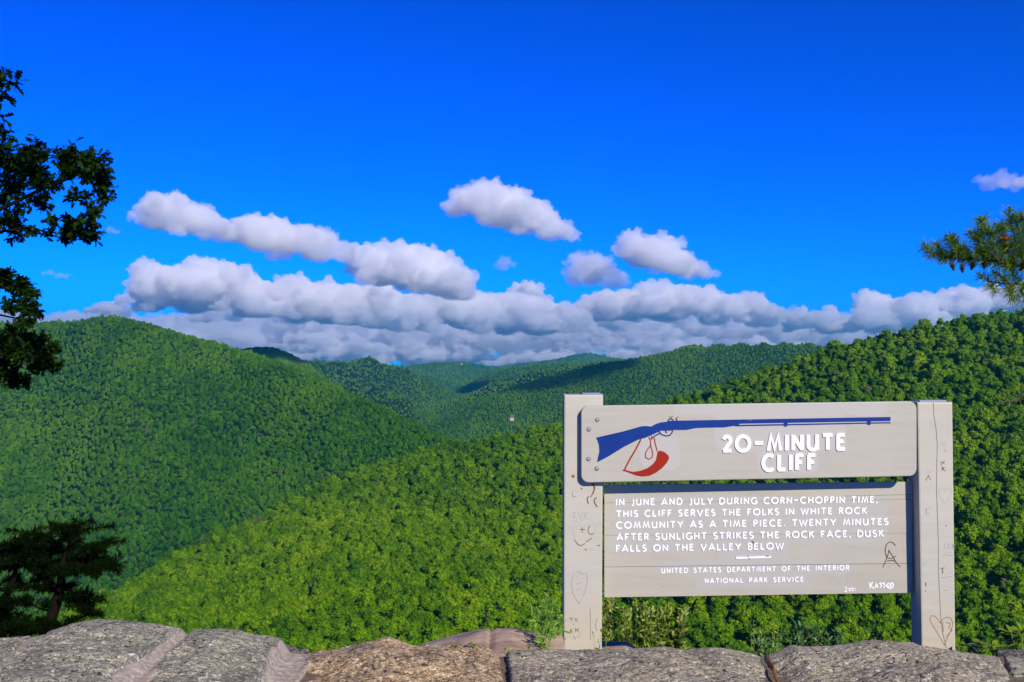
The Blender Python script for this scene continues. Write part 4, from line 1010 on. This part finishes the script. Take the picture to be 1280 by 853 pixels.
# --- conifers
class Needles:
    def __init__(s, seed): s.parts = []; s.r = np.random.default_rng(seed)
    def build(s, name, mat, parent):
        V = np.concatenate(s.parts); n_ = len(V)//4
        return mesh(name, V, np.arange(4*n_).reshape(n_, 4), mat, parent)
def tuft_line(nb, a_, b_, L_, wd, per_m, rn, fwd=.6):
    """needles all along a shoot from a_ to b_"""
    r = nb.r; a_ = np.array(a_); ax = np.array(b_)-a_; ln = np.linalg.norm(ax); ax = ax/ln; n_ = max(6, int(per_m*ln))
    p = a_+ax*ln*(r.random(n_)**.8)[:,None]; q = r.normal(size=(n_, 3)); q -= ax*(q@ax)[:,None]; q /= np.linalg.norm(q, axis=1)[:,None]
    d = q+ax*(fwd*r.uniform(.5, 1.6, n_))[:,None]; d /= np.linalg.norm(d, axis=1)[:,None]
    s_ = np.cross(d, r.normal(size=(n_, 3))); s_ /= np.linalg.norm(s_, axis=1)[:,None]; L = (L_*r.uniform(.7, 1.1, n_))[:,None]
    nb.parts.append(np.stack([p-s_*wd/2, p+s_*wd/2, p+d*L+s_*wd*.2, p+d*L-s_*wd*.2], 1).reshape(-1, 3))
rnd = random.Random(9)
hem = empty('pine_tree', (P(35, 900, 10).x, 10, -7.5), 'small black shaded pine leaning up behind the wall at lower left', 'tree')
YP = 10.0; kp = YP/F
mb = MB(); ps = [P(u_, v_, YP) for u_, v_ in [(22,1500),(30,1150),(42,860),(55,795),(68,762),(76,735),(77,710),(84,690),(92,662)]]; mb.tube(ps, [.16,.12,.085,.062,.055,.048,.036,.024,.01], 8); mb.build('trunk', M_shadebark, hem)
mb = MB(); mb.tube([P(u_, v_, YP+.1) for u_, v_ in [(-16,1480),(-12,1100),(-2,840),(4,780),(6,750),(16,725),(24,700)]], [.11,.08,.06,.05,.04,.03,.012], 7); mb.build('trunk', M_shadebark, hem)
needles = Needles(1); tw = MB()
def tier(u0, v0, u1, v1, thick, dens):
    a_ = P(u0, v0, YP+rnd.uniform(-.2, .2)); b2 = P(u1, v1, YP+rnd.uniform(-.4, .4))
    tw.tube([a_, a_.lerp(b2, .5)+Vector((0, 0, -.02)), b2], [.016, .011, .005], 5)
    n_ = int((b2-a_).length/.05*dens)
    for i in range(n_):
        t_ = (i+.5)/n_; p = a_.lerp(b2, t_); q = p+Vector((rnd.gauss(0, .10), rnd.gauss(0, .16), rnd.uniform(-.35, 1)*thick*kp))+(b2-a_).normalized()*.05
        tuft_line(needles, p, q, .065, .0075, 560, rnd)
for args in [(30,690,36,664,4,1.5),(20,690,24,672,4,1.4),(100,664,98,652,3,1.4),(88,676,80,664,3,1.3),(110,690,118,680,3,1.2),(82,690,104,662,5,1.4),(84,690,60,666,6,1.4),(88,672,96,655,4,1.4),(80,700,110,686,5,1.4),(78,705,112,700,7,1.5),(78,712,145,699,6,1.7),(78,714,124,712,7,1.7),(100,708,138,707,5,1.5),
    (76,712,30,690,9,1.8),(76,716,18,704,9,1.8),(60,700,8,684,9,1.8),(24,700,40,672,6,1.5),(24,700,4,690,9,1.8),(10,704,-20,690,9,1.8),(78,690,48,684,6,1.4),(74,740,22,728,5,1.2),(74,738,46,716,4,1),
    (72,748,108,742,6,1.5),(80,745,114,760,6,1.5),(90,750,118,756,6,1.3),(66,765,34,752,5,1.2),(60,778,16,772,7,1.5),(56,785,90,778,5,1.3),(52,790,20,790,7,1.5),(5,770,-30,762,8,1.6),(4,760,30,748,4,1.2),(4,785,40,784,6,1.5),(10,740,-14,730,6,1.3),(100,762,112,770,4,1.2)]:
    tier(*args)
o = needles.build('foliage', M_darkneedle, hem); o['kind'] = 'stuff'; o = tw.build('twigs', M_shadebark, hem); o['kind'] = 'stuff'

# pine at the right: trunk outside the frame, one bough of cones in view
pine = empty('pine_tree', (3.9, 5.1, -1.4), 'pine bough with hanging cones reaching in at the right edge', 'tree')
mb = MB(); mb.tube([(3.9,5.1,-1.4),(3.85,5.1,0),(3.75,5.0,2.2),(3.7,4.9,4.6)], [.15,.13,.11,.06], 9); mb.build('trunk', M_bark, pine)
YN = 4.6; kn = YN/F; rnd = random.Random(77)
needles = Needles(2); tips = Needles(3); tw = MB()
def shoot(pts_px, r0, tip=True, L_=.050, per=650, y=YN):
    ps = [P(u_, v_, y+rnd.uniform(-.03, .03)) for u_, v_ in pts_px]
    tw.tube(ps, [r0*(1-.6*i/(len(ps)-1)) for i in range(len(ps))], 5)
    for i in range(len(ps)-1): tuft_line(needles, ps[i], ps[i+1], L_, .0027, per*2.6, rnd)
    if tip:
        d = (ps[-1]-ps[-2]).normalized(); tuft_line(tips, ps[-1]-d*.004, ps[-1]+d*.016, .015, .0032, 2600, rnd, 1.2)
shoot([(1650,322),(1500,330),(1420,330),(1340,336),(1280,334),(1230,326),(1200,324),(1178,322),(1164,316),(1156,308)], .007, per=900)
for s_ in [[(1200,324),(1196,312),(1188,300)], [(1215,324),(1206,312),(1186,297)], [(1230,326),(1224,306),(1214,292)], [(1236,326),(1232,308),(1222,294)], [(1224,300),(1228,286),(1226,275)], [(1250,330),(1236,300),(1228,276)],
    [(1254,330),(1250,308),(1238,288)], [(1262,332),(1258,306),(1246,284)], [(1244,292),(1250,286),(1255,284)], [(1268,332),(1270,300),(1262,276),(1262,264)], [(1280,334),(1276,296),(1268,272)], [(1290,330),(1284,300),(1278,280),(1277,270)], [(1296,320),(1290,300),(1284,290)],
    [(1178,322),(1176,312),(1172,306)], [(1190,323),(1188,316),(1178,318)], [(1210,324),(1204,318),(1196,314)], [(1244,328),(1234,314),(1224,312)], [(1270,332),(1262,318),(1248,308)],[(1240,320),(1230,316),(1220,318)],[(1280,330),(1272,312),(1262,306)]]:
    shoot(s_, .005)
shoot([(1440,336),(1330,352),(1280,356),(1256,355),(1236,352),(1226,345)], .007, per=520)
for s_ in [[(1262,355),(1252,346),(1245,342)], [(1276,356),(1268,344),(1262,334)], [(1256,356),(1262,364),(1266,374)], [(1242,354),(1240,360),(1246,366)], [(1280,356),(1276,364),(1282,372)]]: shoot(s_, .004, tip=s_[-1][1] < 350)
# small sprig lower down
shoot([(1720,470),(1500,486),(1330,492),(1290,497),(1276,499),(1262,502),(1254,504)], .006, per=60, y=4.3)
for s_ in [[(1276,499),(1272,490),(1268,484)], [(1262,502),(1256,496),(1250,494)], [(1284,498),(1280,488),(1276,480)], [(1266,501),(1260,494),(1258,488)], [(1254,504),(1248,505),(1244,506)]]:
    ps = [P(u_, v_, 4.3) for u_, v_ in s_]; tw.tube(ps, .002, 4)
    tuft_line(tips, ps[-2], ps[-1], .020, .0035, 800, rnd)
for i in range(26):                                    # the rest of the tree, outside the picture
    z0_ = rnd.uniform(1.4, 4.6); a_ = rnd.uniform(-1.9, 1.9); ln = rnd.uniform(.5, 1.3); st = Vector((3.74, 4.98, z0_)); e_ = st+Vector((math.cos(a_)*ln, math.sin(a_)*ln, rnd.uniform(-.1, .3)))
    if any(in_frame(st.lerp(e_, q/6), 60) for q in range(7)): continue
    tw.tube([st, st.lerp(e_, .5)+Vector((0, 0, .04)), e_], [.014, .009, .004], 5)
    for q in range(9):
        p = st.lerp(e_, .35+.65*q/8); d = (e_-st).normalized()*.12+rv(rnd, .07); tw.tube([p, p+d], .002, 4); tuft_line(needles, p, p+d, .045, .003, 700, rnd)
o = needles.build('needles', M_pine, pine); o['kind'] = 'stuff'; o = tips.build('new_growth', M_pinetip, pine); o['kind'] = 'stuff'
o = tw.build('bough', M_twig, pine)
def cone(u_, v_, L_, tilt, mat, label=None):
    mb = MB(); c = P(u_, v_, YN+rnd.uniform(-.03, .0)); ax = Vector((math.sin(tilt), 0, -math.cos(tilt)))
    s1 = ax.cross(Vector((0, 1, 0))).normalized(); s2 = ax.cross(s1)
    rows_ = 7
    for i in range(rows_):
        t_ = i/(rows_-1); r_ = L_*.33*math.sin(math.pi*(.12+.80*t_**.8))
        for k_ in range(8):
            a_ = 6.2832*(k_+.5*(i%2))/8; d = s1*math.cos(a_)+s2*math.sin(a_); q = s1*math.cos(a_+1.57)+s2*math.sin(a_+1.57)
            b0 = c+ax*(t_-.5)*L_; w_ = max(r_*.48, .0015)
            mb.add([b0+d*r_*.4-q*w_*.7, b0+d*r_*.4+q*w_*.7, b0+d*r_+q*w_-ax*.002, b0+d*(r_*1.15)+ax*.001, b0+d*r_-q*w_-ax*.002], [(0,1,2,3,4)])
    mb.tube([c-ax*L_*.5, c, c+ax*L_*.48], [L_*.12, L_*.24, L_*.05], 7)
    o_ = mb.build('cone', mat, pine)
    if label: o_['label'] = label
for (u_, v_, L_, ti) in [(1191,333,.044,.3),(1203,336,.042,.1),(1216,332,.046,-.3),(1231,331,.046,-.2),(1252,328,.046,.3),(1268,328,.056,.1),(1278,333,.050,-.5),(1264,361,.050,.25),(1244,322,.034,.6)]: cone(u_, v_, L_, ti, M_cone)
cone(1257, 298, .050, 1.5, M_conetan, 'pale orange brown cone lying among the needles')

# --- shrubs behind the wall
def shrub(name, base_u, y, zbase, stems, shape, L_, mat, stemmat, label, cat, seed, per=26, wide=1.0, lean=.25, leafset='stuff', r=.004):
    rn = random.Random(seed); root = P(base_u, 830, y)
    e_ = empty(name, (root.x, y, zbase), label, cat); lv = MB(); st = MB()
    for (u_, v_) in stems:
        tp = P(u_, v_, y+rn.uniform(-.10, .10)); b0 = Vector((root.x+(tp.x-root.x)*.55+rn.uniform(-.02, .02), y+rn.uniform(-.05, .05), zbase))
        mid = b0.lerp(tp, .5)+Vector((rn.uniform(-.02, .02), 0, .02))
        st.tube([b0, mid, tp], [r, r*.75, r*.35], 5)
        for i in range(int(per*(1 if (tp-b0).length < 1 else 1.5))):
            t_ = 1-rn.random()**1.2*min(.62, .5/max(.4, (tp-b0).length)); p = b0.lerp(mid, t_*2) if t_ < .5 else mid.lerp(tp, (t_-.5)*2)
            d = (tp-b0).normalized()*.7+rv(rn, .55)
            leaf_at(lv, p, d, Vector((0, -.6, .8))+rv(rn, .5), L_*rn.uniform(.55, 1.1), shape, wide=wide)
    st.build('stem', stemmat, e_); o_ = lv.build('leaves', mat, e_); o_['kind'] = 'stuff'; return e_
rs = random.Random(15)
st1 = [(rs.uniform(752, 858), rs.uniform(748, 800)) for _ in range(70)]
st1 = [(u_, max(v_, 752+max(0, u_-830)*.5)) for u_, v_ in st1]
shrub('shrub', 800, 7.0, -2.9, st1, LANCE, .052, M_shrub_y, M_twig, 'yellow green silvery leaved shrub behind the wall beside the left sign post', 'shrub', 1, per=30)
st2 = [(rs.uniform(935, 1062), 0) for _ in range(55)]; st2 = [(u_, 778+abs(u_-1000)*.28+rs.uniform(-2, 18)) for u_, _ in st2]
shrub('shrub', 1000, 7.0, -2.9, st2, LANCE, .052, M_shrub_g, M_twig, 'low glossy green shrub behind the wall below the middle of the message board', 'shrub', 2, per=22)
shrub('weed', 968, 6.6, -2.4, [(938,770),(942,778),(952,790),(968,769),(968,780),(972,790),(1084,788),(1076,795)], LANCE, .032, M_shrub_y, M_weed, 'pale seedy weed stalks standing left of the glossy green shrub', 'weed', 3, per=26)
shrub('weed', 682, 3.3, .3, [(686,742),(678,752),(664,762),(692,750),(699,756),(704,770),(672,772),(666,784),(690,765),(683,760),(700,762),(676,790),(696,790),(684,780),(681,748),(689,756),(674,766),(696,774),(687,772)], LANCE, .034, M_weed, M_weed, 'tall thin pale green weed left of the left sign post', 'weed', 4, per=26, wide=.6, r=.0022)
shrub('sprout', 652, 3.12, .3, [(636,806),(641,810),(646,812),(655,810),(660,808),(668,812),(632,805),(650,815)], LANCE, .016, M_pinetip, M_weed, 'little yellow green sprouts growing in the joint by the boulder', 'plant', 5, per=9, wide=1.5, r=.0015)
shrub('weed', 755, 3.5, .3, [(742,793),(748,800),(757,775),(760,790),(752,785)], LANCE, .016, M_shrub_y, M_weed, 'short weed wisps at the foot of the left sign post', 'weed', 6, per=8, r=.0015)
# forked pale branch behind the first shrub
e = empty('dead_branch', (P(768, 800, 7.3).x, 7.3, -3.1), 'bare pinkish forked branch behind the yellow green shrub', 'branch')
mb = MB(); mb.tube([P(u_, v_, 7.3) for u_, v_ in [(757,1260),(760,880),(762,790),(763,770),(765,748),(768,730)]], [.026,.020,.018,.016,.015,.012], 7); mb.tube([P(u_, v_, 7.3) for u_, v_ in [(764,760),(757,756),(748,754)]], [.006,.005,.004], 6); mb.build('limb', M_pinktwig, e)
mb = MB(); mb.tube([P(u_, v_, 7.3) for u_, v_ in [(798,1260),(802,830),(804,800),(806,780),(812,760)]], [.014,.009,.008,.007,.005], 6); mb.build('limb', M_pinktwig, e)

# --- broad leaved plant at the right, each leaf its own part
rh = empty('rhododendron', (P(1240, 830, 3.6).x, 3.6, .25), 'broad yellow green leaves of a shrub right of the right sign post', 'shrub')
rn = random.Random(31)
def rosette(u_, v_, n_, L_, y, spread=1.0, up=.5):
    c = P(u_, v_, y); mb = MB(); b0 = Vector((c.x+rn.uniform(-.02, .04), y+.03, .25)); mb.tube([b0, b0.lerp(c, .5)+Vector((.01, 0, 0)), c], [.004, .0035, .0025], 5); mb.build('stem', M_weed, rh)
    for i in range(n_):
        a_ = 6.283*i/n_+rn.uniform(-.3, .3); d = Vector((math.cos(a_)*spread, math.sin(a_)*.8, up+rn.uniform(-.3, .35)))
        m_ = MB(); leaf_at(m_, c+rv(rn, .003), d, Vector((0, 0, 1))+rv(rn, .25), L_*rn.uniform(.75, 1.1), LANCE, .25, 1.25); m_.build('leaf', M_rhodo, rh)
rosette(1225, 808, 8, .062, 3.45); rosette(1212, 808, 5, .050, 3.5, 1.2, .2); rosette(1250, 805, 8, .05, 3.6); rosette(1243, 815, 6, .045, 3.4); rosette(1265, 793, 8, .058, 3.55); rosette(1277, 790, 8, .055, 3.45); rosette(1284, 806, 7, .055, 3.5); rosette(1258, 812, 6, .045, 3.35); rosette(1300, 796, 8, .055, 3.5)
for s_ in ([(1300,745),(1278,752),(1264,754)], [(1300,762),(1282,760),(1276,764)]):
    mb = MB(); mb.tube([P(u_, v_, 3.7) for u_, v_ in s_], [.003, .002, .001], 5); mb.build('twig', M_weed, rh)
    for u_, v_ in s_[1:]:
        for q in range(4):
            m_ = MB(); leaf_at(m_, P(u_, v_, 3.7), rv(rn), Vector((0, -.5, 1)), .014, LANCE, .1, 1.2); m_.build('leaf', M_shrub_y, rh)
# --- tiny stonecrop on the tan stone
sc_ = empty('stonecrop', P(587, 808, 2.90), 'tiny pale stonecrop rosettes on the crest of the tan stone', 'plant')
m_ = MB()
for (u_, v_) in [(566,807),(571,808),(575,806),(587,806),(589,804),(591,808),(594,807)]:
    c = P(u_, v_, 2.89)
    for i in range(12): leaf_at(m_, c, rv(rn)+Vector((0, 0, .8)), Vector((0, 0, 1)), .008, LANCE, .1, 1.6)
m_.build('leaves', M_shrub_y, sc_)['kind'] = 'stuff'

# ------------------------------------------------------------------ haze
b = MB(); b.box((-13500,-5500,-422.5),(13500,13500,460))
m = bpy.data.materials.new('haze_air'); m.use_nodes = True; t = m.node_tree; t.nodes.clear()
out = t.nodes.new('ShaderNodeOutputMaterial'); vp = t.nodes.new('ShaderNodeVolumePrincipled')
vp.inputs['Color'].default_value = (.05,.62,.88,1); vp.inputs['Density'].default_value = 7e-5; vp.inputs['Anisotropy'].default_value = 0.3
t.links.new(vp.outputs[0], out.inputs['Volume'])
hz = b.build('haze', m); hz['kind'] = 'stuff'
